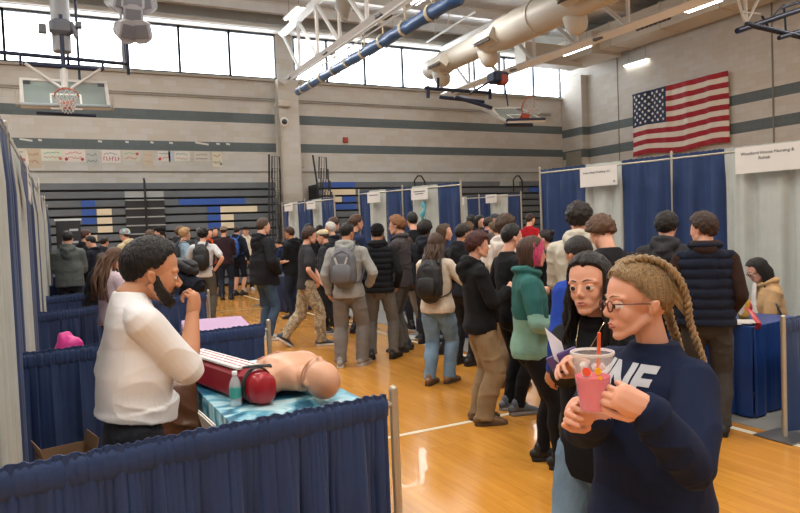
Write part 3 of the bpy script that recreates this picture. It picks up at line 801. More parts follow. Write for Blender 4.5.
# ------------------------------------------------------------------ setting
XR, YF, ZC, XL, YB = 21.15, 24.0, 9.75, -6.0, -8.0

def nodes(m): return m.node_tree, m.node_tree.nodes['Principled BSDF']
def floor_mat():
    m = mat('maple_floor', (.5, .3, .12), .22, coat=.3, spec=.5); nt, b = nodes(m)
    N = nt.nodes.new; L = nt.links.new
    tc = N('ShaderNodeTexCoord'); mp = N('ShaderNodeMapping'); mp.inputs['Rotation'].default_value = (0, 0, PI/2)
    L(tc.outputs['Object'], mp.inputs['Vector'])
    br = N('ShaderNodeTexBrick'); br.inputs['Scale'].default_value = 1; br.inputs['Brick Width'].default_value = 1.1; br.inputs['Row Height'].default_value = .07
    br.inputs['Mortar Size'].default_value = .0012; br.inputs['Mortar Smooth'].default_value = .3; br.offset = .37
    br.inputs['Color1'].default_value = (*hexc('d2943c'), 1); br.inputs['Color2'].default_value = (*hexc('c58634'), 1); br.inputs['Mortar'].default_value = (*hexc('a5742f'), 1)
    L(mp.outputs['Vector'], br.inputs['Vector'])
    mp2 = N('ShaderNodeMapping'); mp2.inputs['Scale'].default_value = (14, 1.2, 1); L(tc.outputs['Object'], mp2.inputs['Vector'])
    n = N('ShaderNodeTexNoise'); n.inputs['Scale'].default_value = 2.2; n.inputs['Detail'].default_value = 5; L(mp2.outputs['Vector'], n.inputs['Vector'])
    mx = N('ShaderNodeMix'); mx.data_type = 'RGBA'; mx.blend_type = 'OVERLAY'; mx.inputs[0].default_value = .22
    L(br.outputs['Color'], mx.inputs[6]); L(n.outputs['Fac'], mx.inputs[7]); L(mx.outputs[2], b.inputs['Base Color'])
    n2 = N('ShaderNodeTexNoise'); n2.inputs['Scale'].default_value = 1.2; L(tc.outputs['Object'], n2.inputs['Vector'])
    r = N('ShaderNodeMapRange'); r.inputs['To Min'].default_value = .14; r.inputs['To Max'].default_value = .34; L(n2.outputs['Fac'], r.inputs['Value']); L(r.outputs['Result'], b.inputs['Roughness'])
    bp = N('ShaderNodeBump'); bp.inputs['Strength'].default_value = .12; bp.inputs['Distance'].default_value = .003
    L(br.outputs['Fac'], bp.inputs['Height']); bp.invert = True
    n3 = N('ShaderNodeTexNoise'); n3.inputs['Scale'].default_value = 6; L(mp.outputs['Vector'], n3.inputs['Vector'])
    b2 = N('ShaderNodeBump'); b2.inputs['Strength'].default_value = .05; b2.inputs['Distance'].default_value = .02; L(n3.outputs['Fac'], b2.inputs['Height']); L(bp.outputs['Normal'], b2.inputs['Normal'])
    L(b2.outputs['Normal'], b.inputs['Normal'])
    return m
def wall_mat(name, axis, stripes):
    """painted concrete block, stripes = list of (z0,z1) in grey green"""
    m = mat(name, hexc('b3ab98'), .75); nt, b = nodes(m); N = nt.nodes.new; L = nt.links.new
    tc = N('ShaderNodeTexCoord'); sp = N('ShaderNodeSeparateXYZ'); L(tc.outputs['Object'], sp.inputs[0])
    cb = N('ShaderNodeCombineXYZ'); L(sp.outputs[axis], cb.inputs[0]); L(sp.outputs['Z'], cb.inputs[1])
    br = N('ShaderNodeTexBrick'); br.inputs['Scale'].default_value = 1; br.inputs['Brick Width'].default_value = .41; br.inputs['Row Height'].default_value = .205
    br.inputs['Mortar Size'].default_value = .006; br.inputs['Mortar Smooth'].default_value = .4
    br.inputs['Color1'].default_value = (*hexc('bcb7ac'), 1); br.inputs['Color2'].default_value = (*hexc('c3c2be'), 1); br.inputs['Mortar'].default_value = (*hexc('b6b5b1'), 1)
    L(cb.outputs[0], br.inputs['Vector']); prev = br.outputs['Color']
    br2 = N('ShaderNodeTexBrick')
    for i in ('Scale', 'Brick Width', 'Row Height', 'Mortar Size', 'Mortar Smooth'): br2.inputs[i].default_value = br.inputs[i].default_value
    br2.inputs['Color1'].default_value = (*hexc('5f6a6d'), 1); br2.inputs['Color2'].default_value = (*hexc('5a6568'), 1); br2.inputs['Mortar'].default_value = (*hexc('50595c'), 1)
    L(cb.outputs[0], br2.inputs['Vector'])
    for z0_, z1_ in stripes:
        a = N('ShaderNodeMath'); a.operation = 'GREATER_THAN'; a.inputs[1].default_value = z0_; L(sp.outputs['Z'], a.inputs[0])
        c = N('ShaderNodeMath'); c.operation = 'LESS_THAN'; c.inputs[1].default_value = z1_; L(sp.outputs['Z'], c.inputs[0])
        d = N('ShaderNodeMath'); d.operation = 'MULTIPLY'; L(a.outputs[0], d.inputs[0]); L(c.outputs[0], d.inputs[1])
        mx = N('ShaderNodeMix'); mx.data_type = 'RGBA'; L(d.outputs[0], mx.inputs[0]); L(prev, mx.inputs[6]); L(br2.outputs['Color'], mx.inputs[7]); prev = mx.outputs[2]
    L(prev, b.inputs['Base Color'])
    bp = N('ShaderNodeBump'); bp.inputs['Strength'].default_value = .5; bp.inputs['Distance'].default_value = .006; bp.invert = True
    L(br.outputs['Fac'], bp.inputs['Height']); L(bp.outputs['Normal'], b.inputs['Normal'])
    return m

mb = MB(); mb.box2((XL, YB, -.1), (XR, YF, 0)); struct('floor', mb, floor_mat())
mb = MB(); mb.box2((4.78, 1.0, .0), (8.6, 9.4, .006)); mb.box2((5.1, 9.4, .0), (8.6, 17.5, .006)); struct('floor_mat_grey', mb, mat('grey_floor_cover', hexc('8a8a86'), .8, var=(3, .08)))
lm = mat('line_paint', hexc('e6dfc8'), .3)
mb = MB(); mb.box2((4.62, 1, 0), (4.68, 20, .0022)); mb.box2((1.6, 4.79, 0), (4.62, 4.84, .002)); struct('trim_court_lines', mb, lm)
mb = MB(); ar = []
for k in range(40):
    a = PI*.15+PI*.9*k/39; ar.append((Vector((math.cos(a), math.sin(a), 0))))
mb.loft([[Vector((3.3, 12.5, .0))+a*2.6, Vector((3.3, 12.5, .0))+a*2.54, Vector((3.3, 12.5, .0018))+a*2.54, Vector((3.3, 12.5, .0018))+a*2.6] for a in ar])
struct('trim_floor_arc', mb, mat('teal_line', hexc('7f9a7c'), .3))

ST = [(4.6, 4.92), (5.62, 5.96)]
wf = wall_mat('block_wall_far', 'X', ST); wr = wall_mat('block_wall_right', 'Y', [(4.45, 4.82), (5.42, 5.77)])
mb = MB(); mb.box2((XL, YF, 0), (XR+.3, YF+.3, 7.2)); mb.box2((XL, YF, 8.85), (XR+.3, YF+.3, ZC))
mull = [-4.5, -2.7, -.9, .84, 2.55, 4.26, 5.96, 7.62, 8.31, 9.6, 11.15, 12.8, 14.6, 16.2, 17.75, 19.3, 20.8]
mb.box2((XL, YF, 7.2), (mull[0], YF+.3, 8.85)); mb.box2((7.62, YF, 7.2), (8.25, YF+.3, 8.85))
struct('wall_far', mb, wf)
mb = MB(); mb.box2((XR, YB, 0), (XR+.3, YF, ZC)); struct('wall_right', mb, wr)
wp = mat('wall_plain', hexc('c8c8c5'), .8, var=(2, .03))
mb = MB(); mb.box2((XL-.3, YB, 0), (XL, YF, ZC)); struct('wall_left', mb, wp)
mb = MB(); mb.box2((XL, YB-.3, 0), (XR, YB, ZC)); struct('wall_back', mb, wp)
# corner pier with a grey panel, pillar between the bleachers
mb = MB(); mb.box2((20.8, 22.7, 0), (XR, YF, 8.0)); struct('wall_corner_pier', mb, wr)
mb = MB(); mb.box2((20.76, 22.8, 3.1), (20.8, 23.75, 4.75)); struct('trim_pier_panel', mb, paint('8d8b80'))
mb = MB(); mb.box2((7.5, 23.55, 0), (8.25, YF, 7.15)); struct('wall_pillar', mb, wall_mat('pillar_block', 'X', []))
mb = MB()
for z in (6.5, 6.43, 3.9): mb.tube([(XL, YF-.04, z), (XR-1, YF-.04, z)], .02, n=6)
mb.box2((XL, YF-.12, 7.12), (XR, YF, 7.2)); struct('trim_conduit', mb, paint('9a958a'))
mb = MB(); mb.box2((XR-.02, 14.15, 0), (XR, 14.2, ZC)); mb.box2((XR-.02, 20.9, 0), (XR, 20.93, ZC)); struct('trim_wall_joint', mb, paint('77736a'))
# windows : one unit per bay, each a frame with its pane
fm = metal('5a5e66', .5); gm_ = mat('window_glass', (.95, .97, 1), .03, trans=1, alpha=.25)
nt, b = nodes(gm_)
mpx = nt.nodes.new('ShaderNodeMixShader'); tr = nt.nodes.new('ShaderNodeBsdfTransparent'); gl = nt.nodes.new('ShaderNodeBsdfGlossy'); gl.inputs['Roughness'].default_value = .05
mpx.inputs[0].default_value = .06; nt.links.new(tr.outputs[0], mpx.inputs[1]); nt.links.new(gl.outputs[0], mpx.inputs[2]); nt.links.new(mpx.outputs[0], nt.nodes['Material Output'].inputs['Surface'])
wi = 0
for k in range(len(mull)-1):
    a, b_ = mull[k], mull[k+1]
    if a == 7.62: continue
    wi += 1; mb = MB(); t = .04
    mb.box2((a-.02, YF+.02, 7.2), (a+t, YF+.12, 8.85)); mb.box2((b_-t, YF+.02, 7.2), (b_+.02, YF+.12, 8.85))
    mb.box2((a, YF+.02, 7.2), (b_, YF+.12, 7.28)); mb.box2((a, YF+.02, 8.77), (b_, YF+.12, 8.85))
    w = struct('window_%d' % wi, mb, fm); mb = MB(); mb.box2((a+t, YF+.06, 7.28), (b_-t, YF+.07, 8.77)); mb.build('pane', gm_, w)
# far scenery: low tree line seen faintly through the glass
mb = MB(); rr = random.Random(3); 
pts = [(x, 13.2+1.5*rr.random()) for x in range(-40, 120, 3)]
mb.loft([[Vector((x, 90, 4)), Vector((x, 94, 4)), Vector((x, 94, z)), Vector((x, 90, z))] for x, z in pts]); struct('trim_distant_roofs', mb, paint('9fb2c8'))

# ceiling : ribbed deck with white purlins
dm = mat('roof_deck', hexc('d2d4d6'), .6); nt, b = nodes(dm)
tc = nt.nodes.new('ShaderNodeTexCoord'); wv = nt.nodes.new('ShaderNodeTexWave'); wv.bands_direction = 'Y'; wv.inputs['Scale'].default_value = 2.2
nt.links.new(tc.outputs['Object'], wv.inputs['Vector']); bp = nt.nodes.new('ShaderNodeBump'); bp.inputs['Strength'].default_value = .8; bp.inputs['Distance'].default_value = .04
nt.links.new(wv.outputs['Fac'], bp.inputs['Height']); nt.links.new(bp.outputs['Normal'], b.inputs['Normal'])
mb = MB(); mb.box2((XL, YB, ZC), (XR+.3, YF+.3, ZC+.2)); struct('ceiling', mb, dm)
bw = paint('e4e5e4', .5)
mb = MB()
for y in [23.4, 21.4, 19.0, 16.2, 13.2, 10.0, 6.8, 3.6, 0.4, -3]:
    for dz, w in ((.0, .22), (.34, .22)): mb.box((7.4, y, ZC-.36+dz), (XR-XL-.05, w, .03))
    mb.box((7.4, y, ZC-.19), (XR-XL-.05, .03, .34))
struct('ceiling_purlins', mb, bw)
mb = MB(); mb.box2((XL, 23.55, 8.85), (XR, 23.98, 9.0)); mb.tube([(XL, 23.5, 8.95), (XR, 23.5, 8.95)], .09, n=12); struct('trim_window_header', mb, paint('b9b8b2'))

# ------------------------------------------------------------------ roof trusses
def truss(p_b0, dirv, length, zt, label):
    p = Vector(p_b0); d = Vector(dirv); t = thing('roof_truss', label, 'truss', p, group=None)
    n = int(length/2.1); bot = lambda q: d*(length*q); 
    top = lambda q: Vector((0, 0, zt-p.z))+Vector((d.x, d.y, d.z))*(length*q)
    side = Vector((1, 0, 0))
    mb = MB(); mb.tube([bot(0), bot(1)], [(.19, .13)]*2, n=4, side=Vector((1, 1, 0)), ends=False); mb.build('bottom_chord', bw, t)
    mb = MB(); mb.tube([top(0), top(1)], [(.17, .13)]*2, n=4, side=Vector((1, 1, 0)), ends=False); mb.build('top_chord', bw, t)
    for k in range(n):
        a, c = k/n, (k+1)/n
        mb = MB(); mb.tube([top(a), top(a)*0+bot(c)], .06, n=6, ends=False); mb.build('diagonal', bw, t)
        mb = MB(); mb.tube([bot(c), top(c)], .055, n=6, ends=False); mb.build('upright', bw, t)
    for k in range(0, n, 2):
        mb = MB(); q = bot((k+.5)/n); mb.box((q.x, q.y, q.z-.02), (.3, .34, .12)); mb.build('bracket', paint('55565a'), t)
    return t
truss((7.75, 23.5, 7.07), Vector((-.0745, -1, -.0535)), 21, 8.72, 'white steel roof truss on the left, above the rolled blue curtain')
truss((14.35, 23.5, 6.93), Vector((-.0745, -1, -.03)), 21, 8.75, 'white steel roof truss on the right, beside the fat round duct')

# ------------------------------------------------------------------ round duct
t = thing('round_duct', 'large cream round ventilation duct with side diffusers under the roof', 'duct', (13.0, 22.2, 7.55))
dd = Vector((-.0745, -1, -.02)); dm2 = mat('duct_paint', hexc('c6c1b5'), .45, bump=(8, .12, (1, 6, 1)))
mb = MB(); mb.tube([dd*-.05, dd*0, dd*4.6], [.25, .36, .38], n=28, ends=False)
mb.tube([dd*4.6, dd*5.1], [.38, .48], n=28, ends=False); mb.tube([dd*5.1, dd*10], .48, n=28, ends=False); mb.tube([dd*10, dd*10.5, dd*21], [.48, .56, .56], n=28, ends=False)
mb.build('duct_pipe', dm2, t, smooth=True)
for s in (1.2, 4.3, 7.0, 9.8, 13.5):
    rr_ = .38 if s < 5 else .48 if s < 10 else .57
    q = dd*s
    mb = MB(); mb.tube([q-dd*.05, q+dd*.05], rr_+.03, n=28, ends=False); mb.build('duct_seam', dm2, t, smooth=True)
for s in (1.6, 4.9, 9.3):
    rr_ = .38 if s < 5 else .48
    q = dd*s; mb = MB(); mb.box((q.x-rr_-.1, q.y, q.z-.12), (.34, .95, .34), rot=(0, .5, -.07)); df = mb.build('diffuser', dm2, t)
    mb = MB()
    for k in range(6): mb.box((q.x-rr_-.26, q.y-.36+.145*k, q.z-.21), (.03, .11, .2), rot=(0, .5, -.07))
    mb.build('grille', paint('3c3c3e'), df)
    mb = MB(); q2 = q+dd*-.9; mb.tube([q2+Vector((0, 0, -.1)), q2+Vector((.1, -.1, -rr_-.14))], .3, n=20); mb.build('tap', dm2, t, smooth=True)
# rectangular duct along the right wall and across the far corner
t = thing('rectangular_duct', 'boxy cream sheet metal duct high along the right wall', 'duct', (19.6, 22.5, 8.36))
mb = MB(); mb.box2((0, -21, 0), (1.15, -1.2, .9)); mb.build('duct_run', dm2, t)
mb = MB(); mb.box2((-2.6, -.9, -.35), (.3, -.2, .45)); mb.box2((-.4, -2.2, -.15), (1.15, -.05, .7)); mb.build('duct_elbow', dm2, t)
for k in range(7):
    y = -2.8-2.4*k; mb = MB(); mb.box2((-.03, y, -.03), (1.17, y+.06, .93)); mb.build('duct_flange', dm2, t)
for k in range(3):
    y = -4.2-4.8*k; mb = MB()
    for q in range(8): mb.box((-.02, y-.2*q, .3), (.04, .15, .22))
    mb.build('grille', paint('4a4a4c'), t)

# ------------------------------------------------------------------ lights
lampm = mat('lamp_tube', (1, .95, .86), .5, emit=9)
wlamp = paint('d8d6d0')
def troffer(x, y, z, L, tubes, label, rz=0, on=True):
    t = thing('ceiling_light', label, 'light', (x, y, z), rz)
    mb = MB(); mb.loft([[Vector((a, s*L/2, b)) for a, b in ((-.16, -.02), (-.13, .05), (.13, .05), (.16, -.02))] for s in (-1, 1)]); mb.build('housing', wlamp, t)
    for k in range(tubes):
        xx = (k-(tubes-1)/2)*.15; mb = MB(); mb.tube([(xx, -L/2+.05, -.03), (xx, L/2-.05, -.03)], .035, n=8); mb.build('tube', lampm, t, smooth=True)
    for s in (-1, 1):
        mb = MB(); mb.tube([(0, s*L*.35, .05), (0, s*L*.35, ZC-.05-z)], .008, n=5); mb.build('cable', paint('8a8a8a'), t)
    return t
LIGHTS = []
def lamp_at(px, py, z, L, tubes, label, rz=0):
    p = atz(px, py, z); troffer(p.x, p.y, z, L, tubes, label, rz); LIGHTS.append((p.x, p.y, z))
lamp_at(294, 13, 8.3, 1.3, 2, 'twin tube ceiling light above the left truss')
lamp_at(637, 62, 7.9, 1.25, 2, 'short hanging tube light on cables above the flag', 0)
lamp_at(577, 50, 7.9, 1.5, 1, 'long hanging tube light left of the boxy duct', 0)
lamp_at(703, 5, 8.2, 1.3, 2, 'small tube light at the top edge above the flag', 0)

# ------------------------------------------------------------------ flag
def flag():
    W, Hh = atX(634, 95, XR).y-atX(730, 73, XR).y, atX(634, 95, XR).z-atX(637, 157, XR).z
    m = [mat('flag_red', hexc('9c1c2c'), .8, bump=(40, .2)), mat('flag_white', hexc('d9d2c6'), .8, bump=(40, .2)), mat('flag_blue', hexc('1f2c4a'), .8, bump=(40, .2)), mat('flag_star', hexc('e8e4dc'), .8)]
    mb = MB(); nu = 100
    def P(u, v, off=0):
        w = .035*math.sin(u*26+v*2)+.02*math.sin(u*57+1)+.02*noise3(np.array([[u*9, v*5, 0]]))[0]
        return Vector((-.14+w*(1-.6*(v > .97))-off, -u*W, v*Hh+.06*math.sin(u*9)*(1-v)))
    rows = 26; cu = 40
    vs = []; 
    for j in range(rows+1):
        for i in range(nu+1): vs.append(P(i/nu, 1-j/rows))
    n1 = len(vs)
    for j in range(rows+1):
        for i in range(nu+1): vs.append(P(i/nu, 1-j/rows, -.012))
    fs = []; ms = []
    for j in range(rows):
        for i in range(nu):
            a = j*(nu+1)+i; q = (a, a+1, a+nu+2, a+nu+1); st = j//2
            c = 2 if (i < 40 and st < 7) else (0 if st % 2 == 0 else 1)
            fs += [q, tuple(n1+t_ for t_ in reversed(q))]; ms += [c, c]
    mb.v = vs; mb.f = fs; mb.m = ms
    mb.mi = 3
    for r_ in range(9):
        n = 6 if r_ % 2 == 0 else 5
        for k in range(n):
            u = .4*((k*2+(1 if r_ % 2 == 0 else 2))/12); v = 1-(7/13)*((r_+1)/10)
            ring = []
            for q in range(10):
                rad = (.075 if q % 2 == 0 else .03); a = PI/2+q*PI/5
                ring.append(P(u-math.cos(a)*rad/W, v+math.sin(a)*rad/Hh, .012))
            mb.add(ring+[P(u, v, .014)], [(q, (q+1) % 10, 10) for q in range(10)])
    o = mb.build('flag', m, smooth=True, loc=tuple(Vector((XR, atX(634, 95, XR).y, atX(637, 157, XR).z))))
    tag(o, 'large American flag hanging flat on the right block wall', 'flag')
flag()

# ------------------------------------------------------------------ bleachers
dk, dk2 = mat('bleacher_grey', hexc('5c656d'), .5, var=(2, .06)), mat('bleacher_dark', hexc('23262b'), .6)
blue_p, cream_p, silver_p = mat('bleacher_blue', hexc('2c55a8'), .45), mat('bleacher_cream', hexc('d5cdb4'), .5), mat('bleacher_silver', hexc('9aa3a6'), .4)
def bleachers(x0, x1, label, panels, skip=()):
    t = thing('bleachers', label, 'bleachers', (x0, 22.6, 0)); L = x1-x0; n = 13; zt = 3.42; st = zt/n
    mb = MB(); mb.box2((0, .25, 0), (L, 1.3, zt-.05)); mb.build('understructure', dk2, t)
    for k in range(n):
        z1 = zt-k*st; y = .02*(n-k)*.4
        mb = MB(); mb.box2((0, y, z1-st+.06), (L, .5, z1), bev=.01); mb.build('bench_row', dk, t)
    for (a, b, row, m) in panels:
        z1 = zt-row*st; mb = MB(); mb.box2((a-x0, -.015+.02*(n-row)*.4, z1-st+.065), (b-x0, .05, z1-.005)); mb.build('colored_seat', m, t)
    return t, st, zt
X_ = lambda px: atY(px, 215, 22.6).x
PB = blue_p; PC = cream_p; PS = silver_p
pan = [(X_(82), X_(96), 2, PB), (X_(82), X_(96), 3, PB), (X_(82), X_(96), 4, PB), (X_(97), X_(112), 3, PC), (X_(97), X_(112), 4, PC), (X_(97), X_(112), 5, PC), (X_(82), X_(96), 6, PC),
       (X_(180), X_(246), 2, PB), (X_(208), X_(221), 3, PB), (X_(221), X_(258), 3, PC), (X_(208), X_(221), 4, PB), (X_(221), X_(234), 4, PC), (X_(221), X_(234), 5, PC), (X_(208), X_(221), 5, PB),
       (X_(126), X_(165), 1, PS)]
tb, st_, zt_ = bleachers(-5.5, 7.0, 'wide folded dark grey bleachers on the left with blue and cream seats', pan)
a, b_ = X_(126)+5.5, X_(165)+5.5
for k in range(2, 9):
    mb = MB(); z1 = zt_-k*st_; mb.box2((a, -.05, z1-.04), (b_, .3, z1+.0)); mb.build('aisle_step', PS, tb)
mb = MB(); mb.box2((a, -.02, 1.0), (b_, .3, zt_-st_*2)); mb.build('aisle_panel', dk2, tb)
mb = MB(); c = (a+b_)/2; mb.tube([(c, -.12, 1.6), (c, -.12, zt_+.05), (c, 0, zt_+.12)], .035, n=8); mb.tube([(c, -.12, zt_-.5), (c, .1, zt_-.5)], .03); mb.build('aisle_rail', dk2, tb, smooth=True)
pan = [(8.7, X_(357), 0, PB), (8.7, X_(357), 1, PC), (X_(344), X_(357), 2, PB), (8.7, X_(343), 2, PC), (8.7, X_(357), 3, PB), (X_(502), X_(521), 0, PS), (X_(531), X_(542), 1, PB)]
tb2, _, _ = bleachers(8.6, 19.9, 'folded dark grey bleachers at the right of the pillar, behind the booths', pan)
for px in (418, 516):
    c = X_(px)-8.6; mb = MB(); mb.tube([(c-.15, -.1, 3.0), (c-.15, -.1, 3.45), (c, -.1, 3.62), (c+.15, -.1, 3.62), (c+.3, -.1, 3.4), (c+.3, -.1, 3.0)], .03, n=8); mb.build('aisle_rail', dk2, tb2, smooth=True)
def endrail(x, lean_, label, parent, ztop):
    o = thing('end_railing', label, 'railing', (x, 22.25, 0))
    m = plastic('2a2d33', .5)
    for k in range(9):
        z = .3+k*.42*(ztop/4.5); dx = lean_*(ztop-z)
        mb = MB(); s = .30
        mb.tube([(dx, 0, z), (dx+.05, 0, z+.75), (dx+s, .0, z+.72), (dx+s, 0, z-.02)], .026, n=6, closed=True)
        for q in (1, 2): mb.tube([(dx+q*.1, 0, z), (dx+q*.1+.03, 0, z+.73)], .01, n=5)
        mb.build('rail_panel', m, o, smooth=True)
    mb = MB(); mb.tube([(lean_*ztop-.12, .08, 0), (-.05, .08, ztop)], .035, n=6); mb.build('post', m, o)
endrail(6.75, -.03, 'stacked black safety railings at the right end of the left bleachers', tb, 4.3)
endrail(8.3, .13, 'stacked black safety railings leaning beside the pillar, right of it', tb2, 4.3)

# wall bits
def sbox(nm, px, py, w, h_, m, lab, cat, dep=.08, z=None, grp=None):
    p = atY(px, py, YF-dep/2-.001); mb = MB(); mb.box((0, 0, 0), (w, dep, h_), bev=.01)
    o = mb.build(nm, m, loc=p); return tag(o, lab, cat, grp)
sbox('fire_alarm', 345.5, 140, .2, .2, plastic('a03a32'), 'small red fire alarm box high on the block wall', 'alarm')
sbox('junction_box', 299, 163, .42, .32, paint('b8b2a4'), 'beige electrical box on the wall right of the pillar', 'electrical box')
t = thing('security_camera', 'white dome security camera on the pillar at the grey stripe', 'camera', atY(284, 122, 23.5))
mb = MB(); mb.lathe([(.16, 0), (.17, .03), (.12, .06)], n=18); mb.v = [(x, -z, y) for x, y, z in mb.v]; mb.build('mount', plastic('dcdad4'), t, smooth=True)
mb = MB(); mb.ball((0, -.06, 0), .1, n=16); mb.build('dome', plastic('3a3c40', .15), t, smooth=True)
t = thing('wall_speaker', 'small grey box with conduit on the pillar below the truss', 'speaker', atY(284, 104, 23.5))
mb = MB(); mb.box((0, -.05, 0), (.5, .12, .22), bev=.03); mb.build('housing', paint('bdb8ac'), t)
mb = MB(); mb.tube([(-.35, -.04, -.1), (-.35, -.04, -6)], .03, n=6); mb.tube([(-.2, -.04, -.5), (-.2, -.04, -6)], .025, n=6); mb.build('conduit', paint('a39e92'), t)
# posters under the stripe
rr = random.Random(5)
PO = [(17, .46, .42, 'cream poster with dark scribbles and an orange dot, leftmost of the row of posters'), (34, .36, .58, 'tall tan poster with faint red writing, second of the row from the left'), (52, .62, .36, 'wide poster with green lettering and an orange blob, third of the row from the left'), (74, .64, .38, 'white poster with red script and two red dots at its corners'),
      (92, .38, .52, 'tall poster with grey handwriting beside the red and blue lettered one'), (111, .56, .4, 'poster with bold red capitals under dark blue marks'), (131, .52, .36, 'poster with a teal line and red dot right of the red capitals one'),
      (148, .32, .52, 'tall pale tan poster, almost blank'), (164, .4, .34, 'square poster with teal and red spots'), (170.5, .14, .34, 'narrow pale blue paper slip hanging beside the square poster'), (182, .52, .34, 'poster with teal lettering over orange scribbles'),
      (202, .54, .34, 'poster with a grey drawn curve over blue and orange marks'), (217, .34, .52, 'tall cream poster with a red mark, rightmost of the row')]
for i, (px, w, h_, lab) in enumerate(PO):
    p = atY(px, 150 + px*.02, YF-.008); z1 = 4.58
    t = thing('poster', lab, 'poster', (p.x, YF-.006, z1), 0, 'handmade posters under the grey stripe')
    mb = MB(); mb.box2((-w/2, -.006, -h_), (w/2, 0, 0)); mb.build('paper', paint(('cfc8b8', 'c4b49c', 'd0d4c4', 'd8d0c8', 'b4b8b4', 'd6d2cc', 'c8c4b4', 'c4b8a4', 'd2d0ca', 'b4c0cc', 'd4d0c6', 'ccc8bc', 'd6cfb8')[i], .8), t)
    if i == 9: continue
    cols = [('5a5a60', 'b0603a'), ('b07a6a', 'b07a6a'), ('4a8a78', 'c8705a'), ('b83a4a', 'b83a4a'), ('6a6c70', '6a6c70'), ('4a5068', 'b83a4c'), ('5a9a94', 'c04a50'), ('c4a090', 'c4a090'), ('2f7a7a', 'c04a40'), 0, ('2f7a8a', 'c07a4a'), ('6a6c6c', '4a5a8a'), ('b85048', '8a8880')][i]
    for row in range(2):
        z = -h_*(.28+.4*row)
        if i == 5 and row == 1:
            for k in range(6):
                mb = MB(); mb.box((-w*.4+k*w*.155, -.008, z), (.022, .003, h_*.34)); mb.box((-w*.4+k*w*.155+.022, -.008, z+(.05, -.05, .0)[k % 3]), (.05, .003, .022)); mb.build('letter', paint(cols[1]), t)
            continue
        mb = MB(); x = -w*.38; pts = []
        while x < w*.38: pts.append((x, -.009, z+rr.uniform(-.06, .06)*h_*1.6)); x += w*.07
        mb.tube(pts, .009, n=4); mb.build('scribble', paint(cols[row]), t)
    if i in (0, 2, 3, 6, 8, 12):
        for s in ((-1, 1) if i == 3 else ((1,) if i != 8 else (-1,))):
            mb = MB(); mb.tube([(s*w*.36, -.012, -h_*(.3 if i == 6 else .8)), (s*w*.36, 0, -h_*(.3 if i == 6 else .8))], .05, n=12, ends=False); mb.build('dot', paint(cols[1]), t)
# tape scraps left on the upper stripe
for i, (px, w) in enumerate([(26, .35), (40, .1), (100, .12), (127, .1), (152, .1), (171, .12), (202, .45), (218, .12), (228, .14)]):
    p = atY(px, 139.5+px*.02, YF-.005); mb = MB(); mb.box((0, 0, 0), (w, .006, .06), rot=(0, .15, 0)); o = mb.build('tape_scrap', paint('c9ccc8'), loc=(p.x, YF-.004, 4.86))
    tag(o, 'torn white tape scrap stuck on the grey wall stripe', 'tape', 'tape scraps on the wall stripe')

# ------------------------------------------------------------------ backboards
navy = mat('navy_steel', hexc('1d2740'), .45, metal=.3); wh = paint('c8c8c4')
glassb = mat('backboard_glass', hexc('8fa3a3'), .12, alpha=.55, spec=.6)
def hoop(mb_fn, t, o, n_, upv):
    pass
def backboard(t, M4, W=1.78, Hh=.62*1.72, net=True):
    """local frame: X width, Z up, -Y towards the court; M4 places it"""
    def pl(mb): mb.v = [tuple(M4 @ Vector(v)) for v in mb.v]; return mb
    mb = MB(); mb.box((0, 0, 0), (W-.08, .02, Hh-.08)); g = pl(mb).build('glass', glassb, t)
    mb = MB()
    for s in (-1, 1): mb.box((s*W/2, 0, 0), (.07, .06, Hh)); mb.box((0, 0, s*Hh/2), (W+.07, .06, .07))
    pl(mb).build('board_frame', wh, t)
    mb = MB()
    for s in (-1, 1): mb.box((s*.3, -.014, -.22), (.04, .006, .42)); mb.box((0, -.014, -.22+s*.2), (.6, .006, .04))
    pl(mb).build('target_square', plastic('d8dcd8'), t)
    for s in (-1, 1):
        mb = MB(); mb.box((s*(W/2-.1), -.02, Hh/2-.08), (.16, .012, .09)); pl(mb).build('corner_pad', plastic('3a4048'), t)
    mb = MB(); mb.box((0, -.03, -Hh/2+.01), (W+.1, .1, .08), bev=.02); pl(mb).build('edge_padding', plastic('8f9aa0' if net is True else '1e2a48'), t)
    mb = MB(); c = Vector((0, -.40, -.36)); mb.tube([c+Vector((math.cos(a)*.23, math.sin(a)*.23, 0)) for a in [2*PI*i/24 for i in range(24)]], .016, n=8, closed=True)
    mb.box((0, -.09, -.38), (.26, .16, .14), bev=.02); rim = pl(mb).build('rim', plastic('b5533c'), t, smooth=False)
    mb = MB()
    for k in range(12):
        for d in (-1, 1):
            pts = []
            for q in range(5):
                a = 2*PI*(k/12)+d*q*PI/12; r_ = .23-.028*q; pts.append(c+Vector((math.cos(a)*r_, math.sin(a)*r_, -.1*q)))
            mb.tube(pts, .008, n=4)
    pl(mb).build('net', plastic('aeaca8', .8), rim)
t = thing('basketball_hoop', 'ceiling hung glass basketball backboard at the upper left facing the booths', 'basketball hoop', (.5, 17, 0))
Mb = Matrix.Translation(Vector((0, 0, 4.96))) @ Euler((R(-28), R(-1), 0)).to_matrix().to_4x4()
backboard(t, Mb, 1.72, .72)
